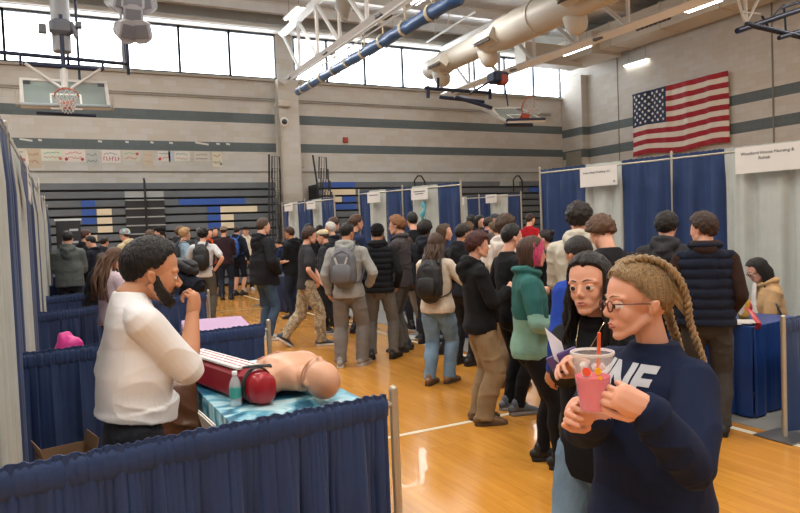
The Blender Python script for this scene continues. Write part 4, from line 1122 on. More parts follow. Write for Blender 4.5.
for nm, a, b_, r_, m in (('mast', (.0, .5, 9.6), (.0, .45, 6.0), .2, paint('8c9096')), ('drop_pole', (.32, .3, 7.6), (.32, .3, 5.3), .03, navy), ('drop_pole', (.0, .3, 6.8), (.0, .25, 5.3), .05, navy),
                         ('cross_pipe', (-1.35, .3, 5.86), (1.35, .3, 5.80), .045, navy), ('lower_pipe', (-.8, .2, 5.62), (.8, .2, 5.60), .045, navy),
                         ('brace', (-.76, .15, 5.62), (-.08, .05, 5.1), .035, wh), ('brace', (.76, .15, 5.60), (.12, .05, 5.1), .035, wh), ('board_mount', (0, .25, 5.6), (0, .1, 5.1), .08, wh),
                         ('lower_strut', (-.6, .0, 4.52), (.6, .0, 4.50), .035, navy), ('hanger', (-1.28, .3, 9.6), (-1.28, .3, 5.65), .03, paint('8c8f98')), ('hanger', (1.28, .3, 9.6), (1.28, .3, 5.65), .03, paint('8c8f98')),
                         ('hanger', (1.38, .3, 6.4), (1.38, .3, 5.55), .04, navy), ('hanger', (-.85, .3, 5.86), (-.85, .2, 5.6), .03, navy), ('hanger', (.82, .3, 5.82), (.82, .2, 5.6), .03, navy)):
    mb = MB(); mb.tube([a, b_], r_, n=10, ends=False); mb.build(nm, m, t, smooth=True)
mb = MB(); mb.box((0, .3, 6.52), (.5, .3, .35), bev=.1); mb.box((-.38, .3, 6.45), (.16, .2, .18)); mb.box((.36, .3, 6.6), (.14, .2, .12)); mb.tube([(.22, .2, 6.6), (.3, .2, 6.3)], .05); mb.build('winch', plastic('5a606a'), t)
for s in (-1, 1):
    mb = MB(); mb.box((s*.96, 0, 4.8), (.05, .3, .3), bev=.02); mb.build('side_pad', plastic('a8a49a'), t)

# folded backboard at the right
t = thing('basketball_hoop', 'folded up basketball backboard tilted flat under the right truss', 'basketball hoop', (9.3, 15, 0))
P = lambda px, py, dy=0: atY(px, py, 15+dy)-Vector((9.3, 15, 0))
c0, c1, c2, c3 = P(488, 101, .5), P(540, 124, -.3), P(524, 103, .9), P(503, 125, -.7)
ctr = P(514, 115, 0); xa = (P(540, 121, -.1)-P(503, 122, -.4)).normalized(); 
ya = (P(490, 103, 1.0)-P(508, 124, -.5)); ya = (ya-xa*ya.dot(xa)).normalized(); za = xa.cross(ya)
Mr = Matrix((xa, za*1.0, ya)).transposed().to_4x4()
if (Mr.to_3x3() @ Vector((0, -1, 0))).z < 0:
    Mr = Matrix((-xa, -za, ya)).transposed().to_4x4()
Mr.translation = ctr; backboard(t, Mr, 1.45, .92, net=False)
for nm, a, b_, r_, m in (('cross_pipe', P(425, 88, .5), P(491, 93, .5), .05, navy), ('stub', P(428, 86, .5), P(428, 98, .5), .05, navy), ('stub', P(490, 89, .5), P(490, 99, .5), .05, navy), ('stub', P(438, 78, .5), P(438, 90, .5), .04, navy),
                         ('arm', P(439, 97, .3), P(484, 102, 0), .05, navy), ('arm', P(455, 97, .1), P(492, 108, -.2), .05, navy), ('arm_white', P(460, 97, .3), P(486, 104, 0), .06, plastic('a8b4cc')), ('strut', P(486, 104, 0), P(498, 116, -.3), .05, wh),
                         ('strut', P(470, 94, .2), P(497, 77, 0), .03, navy), ('cable', P(504, 80, 0), P(508, 106, 0), .02, navy), ('lower_strut', P(505, 125, -.3), P(532, 125, -.3), .05, navy)):
    mb = MB(); mb.tube([a, b_], r_, n=8, ends=False); mb.build(nm, m, t, smooth=True)
mb = MB(); mb.box(P(498, 78, 0), (.5, .4, .3), bev=.05); mb.build('winch', navy, t); mb = MB(); mb.box(P(502, 80, -.1), (.2, .3, .26), bev=.03); mb.build('motor', plastic('a04434'), t)
# third frame at the top right
t = thing('backboard_frame', 'navy steel support frame with white legs at the top right corner', 'frame', atY(760, 22, 9.5))
Q = lambda px, py, dy=0: atY(px, py, 9.5+dy)-t.location
for nm, a, b_, r_, m in (('beam', Q(737, 31), Q(806, 8), .06, navy), ('beam', Q(746, 24), Q(806, 38, -.4), .06, navy), ('beam', Q(779, 38, -.3), Q(806, 30, -.3), .05, navy), ('beam', Q(782, 8), Q(806, 0), .03, navy), ('upright', Q(784, 6), Q(786, 34), .025, navy), ('upright', Q(762, 16), Q(770, 30), .025, navy), ('upright', Q(770, 20), Q(784, 5), .025, navy),
                         ('white_leg', Q(745, 22), Q(735, -8), .03, wh), ('white_leg', Q(746, 22), Q(745, -8), .035, wh), ('white_leg', Q(747, 22), Q(762, -8), .03, wh), ('white_leg', Q(742, 12), Q(760, 14), .02, wh)):
    mb = MB(); mb.tube([a, b_], r_, n=8, ends=False); mb.build(nm, m, t, smooth=True)

# rolled divider curtain
t = thing('divider_curtain', 'long rolled blue divider curtain strapped under its track', 'curtain', (7.53, 21.5, 6.3))
dv = Vector((6.0-7.53, 9.3-21.5, 5.30-6.3)); mb = MB()
pts = [dv*(k/30) for k in range(31)]; mb.tube(pts, [(.12+.02*math.sin(k*1.7), .12+.015*math.cos(k*2.3)) for k in range(31)], n=14)
me = mb.mesh('roll', mat('divider_vinyl', hexc('33588a'), .35, bump=(6, .6, (1, .2, 1)), var=(3, .2)), True)
link('rolled_curtain', me, t)
mb = MB(); mb.tube([(.0, .0, .33), dv+Vector((0, 0, .33))], .02, n=6); mb.tube([(-.12, 0, .42), dv+Vector((-.12, 0, .42))], .025, n=6); mb.build('track', wh, t)
for k in range(9):
    q = dv*((k+.6)/9.4); mb = MB(); mb.tube([q+Vector((0, math.cos(a)*.0, 0))+Vector((math.cos(a)*.15, 0, math.sin(a)*.15)) for a in [2*PI*i/14 for i in range(14)]], [(.012, .05)]*14, n=6, closed=True, side=(1, 0, 0)); mb.tube([q+Vector((0, 0, .14)), q+Vector((0, 0, .42))], .018); mb.build('strap', paint('c9bfa2'), t, smooth=True)

# speaker cluster at the top left
t = thing('speaker_cluster', 'cluster of grey horn loudspeakers hanging from the roof', 'speaker', atY(132, 14, 15.5))
for i, (x, z, sx, rz_) in enumerate([(-.32, .25, .85, .6), (0.0, .32, .9, 0), (.34, .28, .85, -.6), (-.2, -.34, .82, .5), (.22, -.32, .82, -.5), (0, .0, .75, 0)]):
    mb = MB(); mb.loft([[Vector((a*k, y, b_*k)) for a, b_ in ((-.26, -.2), (-.26, .2), (-.1, .3), (.1, .3), (.26, .2), (.26, -.2), (.1, -.3), (-.1, -.3))] for y, k in ((-.28, 1), (.0, .8), (.25, .45))])
    rm = Euler((R(15 if z > 0 else 25), 0, rz_)).to_matrix(); mb.v = [tuple(rm @ Vector(v)*sx+Vector((x, 0, z))) for v in mb.v]
    hn = mb.build('horn', paint('8b8b90'), t, smooth=True)
    mb = MB(); mb.box((0, -.285, 0), (.4, .02, .34)); mb.v = [tuple(rm @ Vector(v)*sx+Vector((x, 0, z))) for v in mb.v]; mb.build('grille', paint('5e5f66'), hn)
mb = MB(); mb.tube([(0, .1, .3), (0, .1, 3)], .04); mb.tube([(-.5, .1, .5), (.5, .1, .5)], .03); mb.build('hanger', paint('777'+'777'), t)
# small dome + sprinkler pipes under the roof
t = thing('roof_vent', 'small round grey fan unit between roof joists', 'fan', atY(344, 8, 17)); mb = MB(); mb.lathe([(.05, .25), (.22, .2), (.24, 0), (.14, -.15), (.1, -.3), (0.01, -.34)], n=18); mb.build('housing', paint('9a968c'), t, smooth=True); mb = MB(); mb.tube([(0, 0, .2), (0, 0, 1.6)], .02); mb.build('rod', wh, t)
for (a, b_, lab) in (((345, 62, 21), (470, -3, 12), 'thin white sprinkler pipe running beside the blue curtain'), ((427, 42, 22), (475, 12, 18), 'short white pipe hanging left of the round duct')):
    p, q = atY(*a), atY(*b_); t = thing('sprinkler_pipe', lab, 'pipe', p); mb = MB(); mb.tube([(0, 0, 0), q-p], .035, n=8); mb.build('pipe', wh, t)
    mb = MB()
    for k in range(3): r_ = (q-p)*(.2+.3*k); mb.tube([r_, r_+Vector((0, 0, 1.2))], .015, n=5)
    mb.build('hanger_rods', wh, t)
p, q = atY(427, 48, 21), atY(427, 93, 21)

# ------------------------------------------------------------------ daylight and lamps
w = bpy.data.worlds.new('world'); SC.world = w; w.use_nodes = True; nt = w.node_tree
bg = nt.nodes['Background']; bg.inputs['Color'].default_value = (.93, .97, 1, 1); bg.inputs['Strength'].default_value = WORLD
def area(name, loc, size, energy, color, rot=(0, 0, 0), portal=False):
    l = bpy.data.lights.new(name, 'AREA'); l.shape = 'RECTANGLE'; l.size, l.size_y = size; l.energy = energy; l.color = color
    o = bpy.data.objects.new(name, l); COL.objects.link(o); o.location = loc; o.rotation_euler = rot
    if portal: l.cycles.is_portal = True
    return o
area('window_portal', ((-6+7.6)/2, YF+.2, 8.02), (13.6, 1.6), 1, (1, 1, 1), (-PI/2, 0, 0), True)
area('window_portal', (14.55, YF+.2, 8.02), (12.6, 1.6), 1, (1, 1, 1), (-PI/2, 0, 0), True)
for i, y in enumerate((-4, 1.5, 7, 12.5, 18)):
    for j, x in enumerate((-3, 2.4, 10.4, 17.3)):
        if (i, j) in ((4, 3), (3, 3), (3, 2)): continue
        troffer(x, y, 8.6, 1.3, 2, 'twin tube ceiling light of the regular roof grid', 0)['group'] = 'ceiling lights of the roof grid'
        area('lamp_light', (x, y, 8.5), (1.1, 2.2), LAMP_W, (1, .965, .92))
SC.view_settings.view_transform = 'Standard'; SC.view_settings.look = 'None'; SC.view_settings.gamma = 1; SC.view_settings.exposure = EXPO
# ------------------------------------------------------------------ booths
NAVY = mat('drape_navy', hexc('203761'), .62, bump=(90, .15), var=(5, .12), sheen=.1, spec=.35)
GREY = mat('drape_grey', hexc('b4b8b2'), .7, bump=(90, .15), var=(5, .06), spec=.3)
ALU = mat('pipe_aluminium', hexc('b9b3a4'), .38, metal=.7)
def text_mesh(s, size, extr=.001):
    c = bpy.data.curves.new('t', 'FONT'); c.body = s; c.size = size; c.extrude = extr; c.align_x = 'CENTER'; c.align_y = 'CENTER'; c.resolution_u = 3
    o = bpy.data.objects.new('t', c); _TS.collection.objects.link(o)
    with bpy.context.temp_override(scene=_TS, view_layer=_TS.view_layers[0]):
        dg = bpy.context.evaluated_depsgraph_get(); dg.update()
    me = bpy.data.meshes.new_from_object(o.evaluated_get(dg)); _TS.collection.objects.unlink(o); bpy.data.objects.remove(o); return me
def drape(p0, p1, zt, zb, amp=.03, pitch=.14, seed=0, th=.008, head=.0, nv=14, flare=1.0, res=None):
    p0, p1 = Vector((p0[0], p0[1], 0)), Vector((p1[0], p1[1], 0)); L = (p1-p0).length; d = (p1-p0)/L; n = Vector((-d.y, d.x, 0))
    nf = max(2, L/pitch); rnd = random.Random(seed); ph = [rnd.uniform(0, 6.3) for _ in range(6)]
    nu = res or max(12, int(nf*9))
    def fn(u, v):
        z = zt+(zb-zt)*(v**1.25 if head else v)
        x = u*nf*2*PI
        warp = .9*math.sin(u*nf*.9+ph[0])+.6*math.sin(u*nf*1.9+ph[1])
        body = math.sin(x*.55+warp+ph[2]+.25*v*math.sin(u*7+ph[5]))+.45*math.sin(x*1.13+warp*1.6+ph[3]+v*.6)
        fine = math.sin(x*1.9+warp*2+ph[4])+.5*math.sin(x*3.1+ph[1])
        depth = (zt-z)
        kb = min(1, max(0, depth-(.07 if head else 0))/.32); a = amp*(.35+.65*kb)*(1+.25*v*(flare-1))
        off = (.0028*math.sin(x*4.1+warp*4+2*math.sin(u*31)) if head and res else 0)*(1-.5*v)+a*(body*((.06 if head else .25)+.75*kb)+fine*(.2 if head else .4)*(1-kb)+.12*fine*kb)
        if head:
            z += (.0035*math.sin(x*2.3+warp*3+ph[2])+.003*math.sin(x*.7+ph[4]))*max(0, 1-depth/.03)
        return p0+d*(u*L)+n*off+Vector((0, 0, z))
    mb = MB(); mb.sheet(fn, nu, nv, th); return mb
def post(x, y, h, t, r=.019):
    mb = MB(); mb.tube([(x, y, .01), (x, y, h)], r, n=12, ends=False); mb.tube([(x, y, h-.002), (x, y, h+.004)], r*.9, n=12); mb.build('post', ALU, t, smooth=True)
    mb = MB(); mb.box((x, y, .006), (.3, .3, .01), bev=.004); mb.build('base_plate', metal('77777a', .5), t)
def booth_wall(lab, P0, P1, segs, posts=(1, 1), z=2.44, seed=0, inset=None):
    """segs: (f0,f1,colour) along the wall; local coordinates are world"""
    t = thing('booth_drape_wall', lab, 'booth drape', (P0[0], P0[1], 0))
    o = Vector((P0[0], P0[1])); d = Vector((P1[0], P1[1]))-o
    for i, (a, b_, c) in enumerate(segs):
        q0, q1 = d*a, d*b_
        m = drape(q0, q1, z, .04, amp=.035, pitch=.17, seed=seed*7+i, head=.05, nv=16)
        m.build('drape', NAVY if c == 'n' else GREY, t, smooth=True)
    mb = MB(); mb.tube([(0, 0, z-.05), (d.x, d.y, z-.05)], .016, n=8); mb.build('crossbar', ALU, t, smooth=True)
    if posts[0]: post(0, 0, z+.03, t)
    if posts[1]: post(d.x, d.y, z+.03, t)
    return t
def rail_curtain(lab, P0, P1, z=.9, posts=(0, 1), seed=0, fine=False, over=.0):
    t = thing('low_curtain', lab, 'low curtain', (P0[0], P0[1], 0)); d = Vector((P1[0]-P0[0], P1[1]-P0[1]))
    L = d.length; e = d*(1-.045/L) if posts[1] else d
    m = drape((0, 0), e, z+.02, .03, amp=.028, pitch=.105, seed=seed+50, head=.05, nv=26 if fine else 10, res=520 if fine else 150)
    m.build('curtain', NAVY, t, smooth=True)
    mb = MB(); mb.tube([(0, 0, z-.035), (d.x, d.y, z-.035)], .013, n=10); mb.build('rail', ALU, t, smooth=True)
    rnd = random.Random(seed); nn_ = int(L/.007); n_ = Vector((-d.y, d.x, 0)).normalized()
    # gathered pocket that wraps the rail
    mb = MB(); E3 = Vector((e.x, e.y, 0)); pts = []; rr = []
    for k in range(nn_+1):
        u = k/nn_; a_ = math.sin(k*.9+2.2*math.sin(k*.13))+.6*math.sin(k*.37+1+math.sin(k*.05)*3)
        pts.append(E3*u+n_*(.003*a_)+Vector((0, 0, z-.045))); rr.append((.018+.0022*a_+.0018*math.sin(k*1.5+2*math.sin(k*.21)), .055))
    mb.tube(pts, rr, n=12, side=n_); mb.build('rail_pocket', NAVY, t, smooth=True)
    if posts[0]: post(0, 0, z+.03, t)
    if posts[1]: post(d.x, d.y, z+.03, t, .02)
    return t
def sign(lab, c, nrm, w, h_, lines, tsize=.06, low=None, tilt=0):
    """white sign board centred c facing nrm (xy)"""
    a = math.atan2(nrm[1], nrm[0])+PI/2
    t = thing('booth_sign', lab, 'sign', c, a); 
    mb = MB(); mb.box((0, 0, 0), (w, .006, h_), rot=(0, tilt, 0)); mb.build('board', mat('sign_board', hexc('dcd8d2'), .6), t)
    mt = plastic('2c2c30', .7)
    for i, (s, x, z, sz) in enumerate(lines):
        me = text_mesh(s, sz); me.transform(Matrix.Translation((x, -.0045, z)) @ Euler((PI/2, 0, 0)).to_matrix().to_4x4()); me.materials.append(mt); link('lettering', me, t)
    return t
def scribble_lines(t, w, rows, z0, dz, size=.02):
    for r_ in range(rows):
        mb = MB(); L = w*(.5 if r_ % 2 else .7)
        mb.box((0, -.005, z0-r_*dz), (L, .002, size)); mb.build('lettering', plastic('77747a', .8), t)

# --- left row, seen almost edge on
lx = lambda Y: -.27+.019*(Y-3)
LW = [(2.62, 5.3, [(0, .18, 'n'), (.18, .80, 'g'), (.80, 1, 'n')], 'nearest left drape wall, grey folds between navy strips'),
      (5.3, 8.2, [(0, .12, 'n'), (.12, .52, 'g'), (.52, 1, 'n')], 'second left drape wall, carrying the white sign'),
      (8.2, 10.8, [(0, .3, 'g'), (.3, .6, 'n'), (.6, 1, 'g')], 'third drape wall along the left edge, grey with a navy strip'),
      (10.8, 13.5, [(0, .4, 'g'), (.4, .7, 'n'), (.7, 1, 'g')], 'fourth drape wall along the left edge'),
      (13.5, 16.8, [(0, .5, 'g'), (.5, 1, 'n')], 'farthest left drape wall by the bleachers')]
for i, (a, b_, sg, lab) in enumerate(LW): booth_wall(lab, (lx(a), a), (lx(b_), b_), sg, posts=(1, 1 if i == 4 else 0), seed=i+1)
s_ = sign('white booth sign seen edge on, nearest on the left drapes', (lx(6.2)+.09, 6.2, 2.17), (1, 0), .62, .38, [], 0); scribble_lines(s_, .6, 3, .08, .06)
s_ = sign('white booth sign seen edge on, second on the left drapes', (lx(8.8)+.09, 8.8, 2.2), (1, 0), .62, .36, [], 0); scribble_lines(s_, .6, 2, .08, .06)
s_ = sign('white booth sign seen edge on, third on the left drapes', (lx(12)+.07, 12.0, 2.2), (1, 0), .62, .36, [], 0); scribble_lines(s_, .6, 2, .08, .06)
rail_curtain('nearest low navy curtain across the bottom of the photo', (-.30, 2.572), (1.34, 2.727), seed=1, fine=True)
rail_curtain('low navy curtain behind the man in the white shirt', (lx(5.3), 5.22), (1.575, 5.50), seed=2)
rail_curtain('low navy curtain third from the front on the left', (lx(8.2), 8.16), (1.84, 9.2), seed=3)
rail_curtain('low navy curtain fourth from the front on the left', (lx(10.6), 10.5), (1.9, 11.6), seed=4)
rail_curtain('low navy curtain fifth from the front on the left', (lx(13.2), 13.1), (1.75, 13.8), seed=5)
rail_curtain('farthest low navy curtain on the left beside the grey jacket', (lx(16.2), 16.2), (1.5, 16.5), seed=6)

# --- rows on the other side of the aisle
def top_on(px, A, B):
    """point on plan line A-B seen at column px (at sign height)"""
    d = ray(px, 170); A, B = Vector(A), Vector(B); e = B-A
    k = (A.x*d.y-A.y*d.x)/(e.y*d.x-e.x*d.y); return A+e*k
def row(lab, A, B, px, cols, posts, seed):
    P = [top_on(x, A, B) for x in px]; o, L = P[0], (P[-1]-P[0]).length
    f = [(q-o).length/L for q in P]
    return booth_wall(lab, o, P[-1], [(f[i], f[i+1], c) for i, c in enumerate(cols)], posts, seed=seed)
DA, DB = (6.52, 8.03), (7.29, 4.59)
row('right booth wall left of the white post, navy and grey with a sign', DA, DB, (540, 586, 622, 672), 'ngn', (1, 1), 11)
row('rightmost booth wall, navy then wide pale grey drape', DA, DB, (673.5, 725, 860, 930), 'ngn', (0, 1), 12)
BA, BB = (6.53, 10.26), (5.66, 12.78)
row('centre booth wall nearer half with sign and teal streamer', BA, BB, (460, 437, 411, 401.5), 'ngn', (1, 1), 13)
row('centre booth wall farther half with a small sign', BA, BB, (401, 385, 368, 358), 'ngn', (0, 1), 14)
AA, AB = (5.80, 14.52), (5.49, 17.53)
row('distant left booth wall nearer half', AA, AB, (333, 320, 310, 303.5), 'ngn', (1, 1), 15)
row('distant left booth wall farther half beside the pillar', AA, AB, (303, 296, 287, 280.5), 'ngn', (0, 1), 16)
CA, CB = (10.68, 13.98), (9.9, 15.48)
row('distant centre booth wall with sign, behind the tall centre booths', CA, CB, (520, 507, 489, 478), 'ngn', (1, 1), 17)
row('distant centre booth wall nearly hidden behind the tall centre booths', CA, CB, (477.5, 466, 455, 447), 'ngn', (0, 1), 18)
def nrm_of(A, B):
    e = Vector(B)-Vector(A); n = Vector((e.y, -e.x)).normalized(); return n if n.x < 0 else -n
def sign_at(lab, x0, x1, y0, y1, A, B, lines, tilt=0, rows=0):
    n = nrm_of(A, B); a, b_ = top_on(x0, A, B), top_on(x1, A, B); c = (a+b_)/2+n*.13
    D = Vector((c.x, c.y, 0)).dot(f0); p = atD((x0+x1)/2, (y0+y1)/2, D)
    w_ = (a-b_).length; hh = (y1-y0)*D/F
    s = sign(lab, (c.x, c.y, p.z), n, w_, hh, [(t_, x_*w_, z_*hh, s_*hh) for t_, x_, z_, s_ in lines], tilt=tilt)
    if rows: scribble_lines(s, w_, rows, hh*.2, hh*.2, hh*.08)
    return s
sign_at('white sign reading Index Metal Finishing LLC on the right drapes', 585.5, 622.5, 166.5, 186, DA, DB, [('Index Metal Finishing LLC', -.04, .22, .155), ('28', .42, -.32, .13)])
sign_at('white sign reading Westford House Nursing & Rehab at the right edge', 740.5, 806, 145, 171.5, DA, DB, [('Westford House Nursing &', .0, .24, .17), ('Rehab', -.04, .04, .17)])
sign_at('small white sign above the teal streamer', 415, 431.5, 188, 199.5, BA, BB, [], rows=2)
sign_at('small white sign on the grey drape left of the teal streamer', 371, 383.5, 192, 202.5, BA, BB, [], rows=1)
sign_at('tiny white sign on the distant booth right of the pillar, right one', 310, 318.5, 201, 209, AA, AB, [], rows=1)
sign_at('tiny white sign on the distant booth right of the pillar, left one', 287.5, 295.5, 203.5, 211, AA, AB, [], rows=1)
sign_at('small blank white sign on the distant centre booth', 487, 498, 194.5, 203, CA, CB, [], rows=1)
sign_at('small white sign beside the white post, partly hidden on a distant booth', 461.5, 465.5, 197, 205, CA, CB, [])
# teal streamer
n = nrm_of(BA, BB); p = top_on(425, BA, BB)+n*.1; mb = MB()
mb.tube([(.03*math.sin(k*1.1), .02*math.cos(k), -.028*k*2) for k in range(12)], [(.035+.02*math.sin(k*2.1), .02) for k in range(12)], n=8)
tag(mb.build('teal_streamer', mat('foil_teal', hexc('5aaebb'), .3), smooth=True, loc=(p.x, p.y, 2.12)), 'twisted teal foil streamer hanging below a booth sign', 'streamer')

# low curtains and skirted tables
PSn = {}
rail_curtain('low navy curtain on a steel post at the right edge', (4.75, 3.14), (7.6, 3.4), z=.86, posts=(1, 0), seed=21)
SATIN = mat('table_skirt_blue', hexc('1b3f80'), .42, bump=(30, .15), var=(4, .1), spec=.5)
SATN = mat('table_skirt_navy', hexc('1d2c52'), .5, bump=(30, .15), var=(4, .1), spec=.4)
def skirted_table(lab, x, y, w, d, rz, m, hgt=.75, seed=0, near=False):
    t = thing('tablecloth', lab, 'tablecloth', (x, y, 0), rz)
    mb = MB(); mb.box((0, 0, hgt), (w+.01, d+.01, .012), bev=.005); mb.build('cloth_top', m, t)
    cs = [(-w/2, -d/2), (w/2, -d/2), (w/2, d/2), (-w/2, d/2)]
    for k in range(4):
        a, b_ = cs[k], cs[(k+1) % 4]
        drape(a, b_, hgt, .02, amp=.016, pitch=.16, seed=seed+k, nv=12, res=70 if near else 40).build('skirt', m, t, smooth=True)
    tt = thing('folding_table', 'folding table under the '+' '.join(lab.split()[:10]), 'table', (x, y, 0), rz)
    mb = MB(); mb.box((0, 0, hgt-.035), (w-.04, d-.04, .035)); mb.build('tabletop', paint('8a857c'), tt)
    for a in (-1, 1):
        for c in (-1, 1): mb = MB(); mb.tube([(a*(w/2-.1), c*(d/2-.1), 0), (a*(w/2-.1), c*(d/2-.1), hgt-.05)], .014, n=6); mb.build('leg', ALU, tt)
    return t
ct = skirted_table('bright blue cloth with white lines of print on the seated woman\'s table', 5.22, 4.5, .76, 1.83, R(8), SATIN, seed=3, near=True)
for k in range(3):
    mb = MB()
    for q in range(9): mb.box((-.385-.022, .52-.045*q, .41-.05*k), (.01, .02+.015*((q*7+k) % 3), .016))
    mb.build('print_line', plastic('c9ccd4'), ct)
skirted_table('navy cloth on the table behind the long haired woman in jeans', 5.65, 8.7, .7, 1.7, R(14), SATN, seed=9)
skirted_table('navy cloth on the distant table right of the man in the black hooded jacket', 4.55, 14.4, .6, 1.5, R(6), SATN, seed=14)
rail_curtain('distant low navy curtain beside the student in printed sweatshirt', (4.3, 15.6), (5.5, 15.8), posts=(1, 0), seed=24)
skirted_table('navy cloth on the far left table behind the low curtains', .75, 12.2, 1.2, .6, 0, SATN, seed=31)
skirted_table('pink cloth on the table behind the second low curtain', 1.45, 6.95, .62, 1.25, R(-8), mat('pink_cloth', hexc('b292b4'), .7), seed=35)
# black retractable banner by the left drapes
t = thing('banner_stand', 'black roll up banner with silver top bar near the left drapes', 'banner', (.36, 15.5, 0))
mb = MB(); mb.box((0, 0, 1.05), (.46, .01, 2.1)); mb.build('banner_sheet', paint('25272b'), t)
mb = MB(); mb.box((0, 0, 2.11), (.5, .03, .04)); mb.build('top_bar', plastic('d0d4d4'), t)
mb = MB(); mb.box((0, 0, .04), (.5, .2, .08)); mb.build('base', metal('888888'), t)
for r_ in range(5):
    mb = MB(); mb.box((.02 if r_ else .1, -.008, 1.9-.13*r_-(r_ > 0)*.12), (.3 if r_ else .16, .004, .045)); mb.build('lettering', plastic('b0b4b8'), t)

# ------------------------------------------------------------------ first booth on the left : table, red case, manikin ...
mm = mat('marble_cloth', hexc('6fb4c8'), .35, spec=.5); nt, b = nodes(mm)
tc = nt.nodes.new('ShaderNodeTexCoord'); nz = nt.nodes.new('ShaderNodeTexNoise'); nz.inputs['Scale'].default_value = 3.2; nz.inputs['Detail'].default_value = 7; nz.inputs['Distortion'].default_value = 2.2
nt.links.new(tc.outputs['Object'], nz.inputs['Vector']); rp = nt.nodes.new('ShaderNodeValToRGB'); e = rp.color_ramp.elements
e[0].position = .40; e[0].color = (*hexc('1f5f7c'), 1); e[1].position = .62; e[1].color = (*hexc('bfe2e8'), 1); x = e.new(.48); x.color = (*hexc('4f9fb8'), 1)
nt.links.new(nz.outputs['Fac'], rp.inputs['Fac']); nt.links.new(rp.outputs['Color'], b.inputs['Base Color'])
tx0, tx1, ty0, ty1, tz = .735, 1.45, 3.30, 4.85, .74
t = thing('tablecloth', 'shiny teal and white marble patterned plastic tablecloth on the demonstration table', 'tablecloth', (0, 0, 0))
mb = MB(); mb.box2((tx0, ty0, tz), (tx1, ty1, tz+.004)); mb.build('cloth_top', mm, t)
cs = [(tx0, ty0), (tx1, ty0), (tx1, ty1), (tx0, ty1)]
for k in range(4): drape(cs[k], cs[(k+1) % 4], tz+.004, tz-.24, amp=.010, pitch=.3, seed=60+k, nv=8, th=.003).build('overhang', mm, t, smooth=True)
t = thing('folding_table', 'plastic folding table with steel legs under the teal marble tablecloth', 'table', (0, 0, 0))
mb = MB(); mb.box2((tx0+.02, ty0+.02, tz-.045), (tx1-.02, ty1-.02, tz-.001), bev=.01); mb.build('tabletop', plastic('c8c4ba'), t)
for a in (tx0+.1, tx1-.1):
    for c in (ty0+.18, ty1-.18): mb = MB(); mb.tube([(a, c, 0), (a, c, tz-.05)], .014, n=8); mb.build('leg', metal('6a6a6e'), t, smooth=True)
# red case
ax = Vector((.965, 3.52, 0))-Vector((.775, 4.42, 0)); L = ax.length; rz = math.atan2(ax.y, ax.x)
t = thing('carry_case', 'long dark red manikin carrying case with a white printed top', 'case', (.775, 4.42, tz+.005), rz)
redm = mat('case_red', hexc('8e1a26'), .38, bump=(8, .2), var=(5, .1)); red2 = mat('case_red_bright', hexc('a01c26'), .3)
mb = MB(); mb.box((L/2-.06, 0, .09), (L-.1, .15, .175), bev=.03); mb.build('case_body', redm, t)
mb = MB(); mb.box((L/2-.08, 0, .184), (L-.16, .135, .018), bev=.006); lid = mb.build('white_top', plastic('ddd6d4', .5), t)
for k, yy in enumerate((-.045, .0, .045)):
    mb = MB(); 
    for q in range(11): mb.box((.10+.063*q, yy*.85, .1945), (.04+.015*((q+k) % 3)*.6, .007, .003))
    mb.build('print_line', plastic('b05a62'), lid)
mb = MB(); mb.tube([(L-.1, 0, .092), (L-.04, 0, .092)], [(.088, .075)]*2, n=28, side=(0, 0, 1), sq=.75, ends=False); mb.tube([(L-.04, 0, .092), (L+.02, 0, .09), (L+.035, 0, .09)], [(.082, .07), (.078, .066), (.06, .05)], n=28, side=(0, 0, 1), sq=.75, ends=False); mb.build('end_cap', red2, t, smooth=True)
mb = MB(); mb.tube([(L-.07, math.cos(a)*.082, .096+math.sin(a)*.098) for a in [2*PI*i/28 for i in range(28)]], [(.018, .006)]*28, n=8, closed=True, side=(1, 0, 0)); mb.tube([(L-.10, -.06, .2), (L-.02, -.02, .212), (L-.0, .05, .205), (L-.07, .08, .19)], [(.012, .006)]*4, n=8); mb.build('strap', plastic('17181a', .6), t, smooth=True)
# bottle
t = thing('water_bottle', 'small clear plastic water bottle with teal label on the table', 'bottle', (.835, 3.60, tz+.006))
pet = mat('pet_plastic', (.9, .95, .97), .08, alpha=.35, spec=.6)
mb = MB(); mb.lathe([(.02, 0), (.030, .003), (.0315, .012), (.030, .03), (.0315, .05), (.0315, .105), (.029, .125), (.018, .15), (.0125, .16), (.0125, .17)], n=22); mb.build('bottle_body', pet, t, smooth=True)
mb = MB(); mb.lathe([(.0322, .045), (.0325, .05), (.0325, .10), (.0322, .103)], n=22, cap=False); mb.build('bottle_label', plastic('4aa79c'), t, smooth=True)
mb = MB(); mb.lathe([(.0145, .166), (.0145, .183), (.012, .186), (.002, .187)], n=18); mb.build('bottle_cap', plastic('e4e6e6'), t, smooth=True)
# manikin
skn = mat('manikin_vinyl', hexc('cf9c7c'), .38, bump=(20, .03), var=(6, .04), spec=.45)
t = thing('training_manikin', 'bald flesh coloured CPR training torso lying on its back on the table', 'manikin', (1.245, 3.37, tz+.008), R(7))
mb = MB(); 
mb.tube([(0, .66, .08), (0, .60, .09), (0, .5, .105), (0, .36, .115), (0, .27, .10), (0, .22, .08)], [(.145, .065), (.165, .085), (.175, .10), (.185, .105), (.16, .085), (.09, .06)], n=28, sq=.85, side=(1, 0, 0))
for s in (-1, 1):
    mb.tube([(s*.14, .31, .09), (s*.185, .34, .08), (s*.2, .44, .07)], [.07, .066, .05], n=16)
    mb.ball((s*.075, .40, .17), (.085, .11, .045), n=18)
mb.tube([(0, .24, .10), (0, .12, .11)], [.062, .06], n=16)
mb.ball((0, .0, .12), (.088, .115, .10), n=26); mb.ball((0, .06, .14), (.07, .09, .09), n=22); mb.ball((0, .115, .165), (.045, .04, .045), n=18)
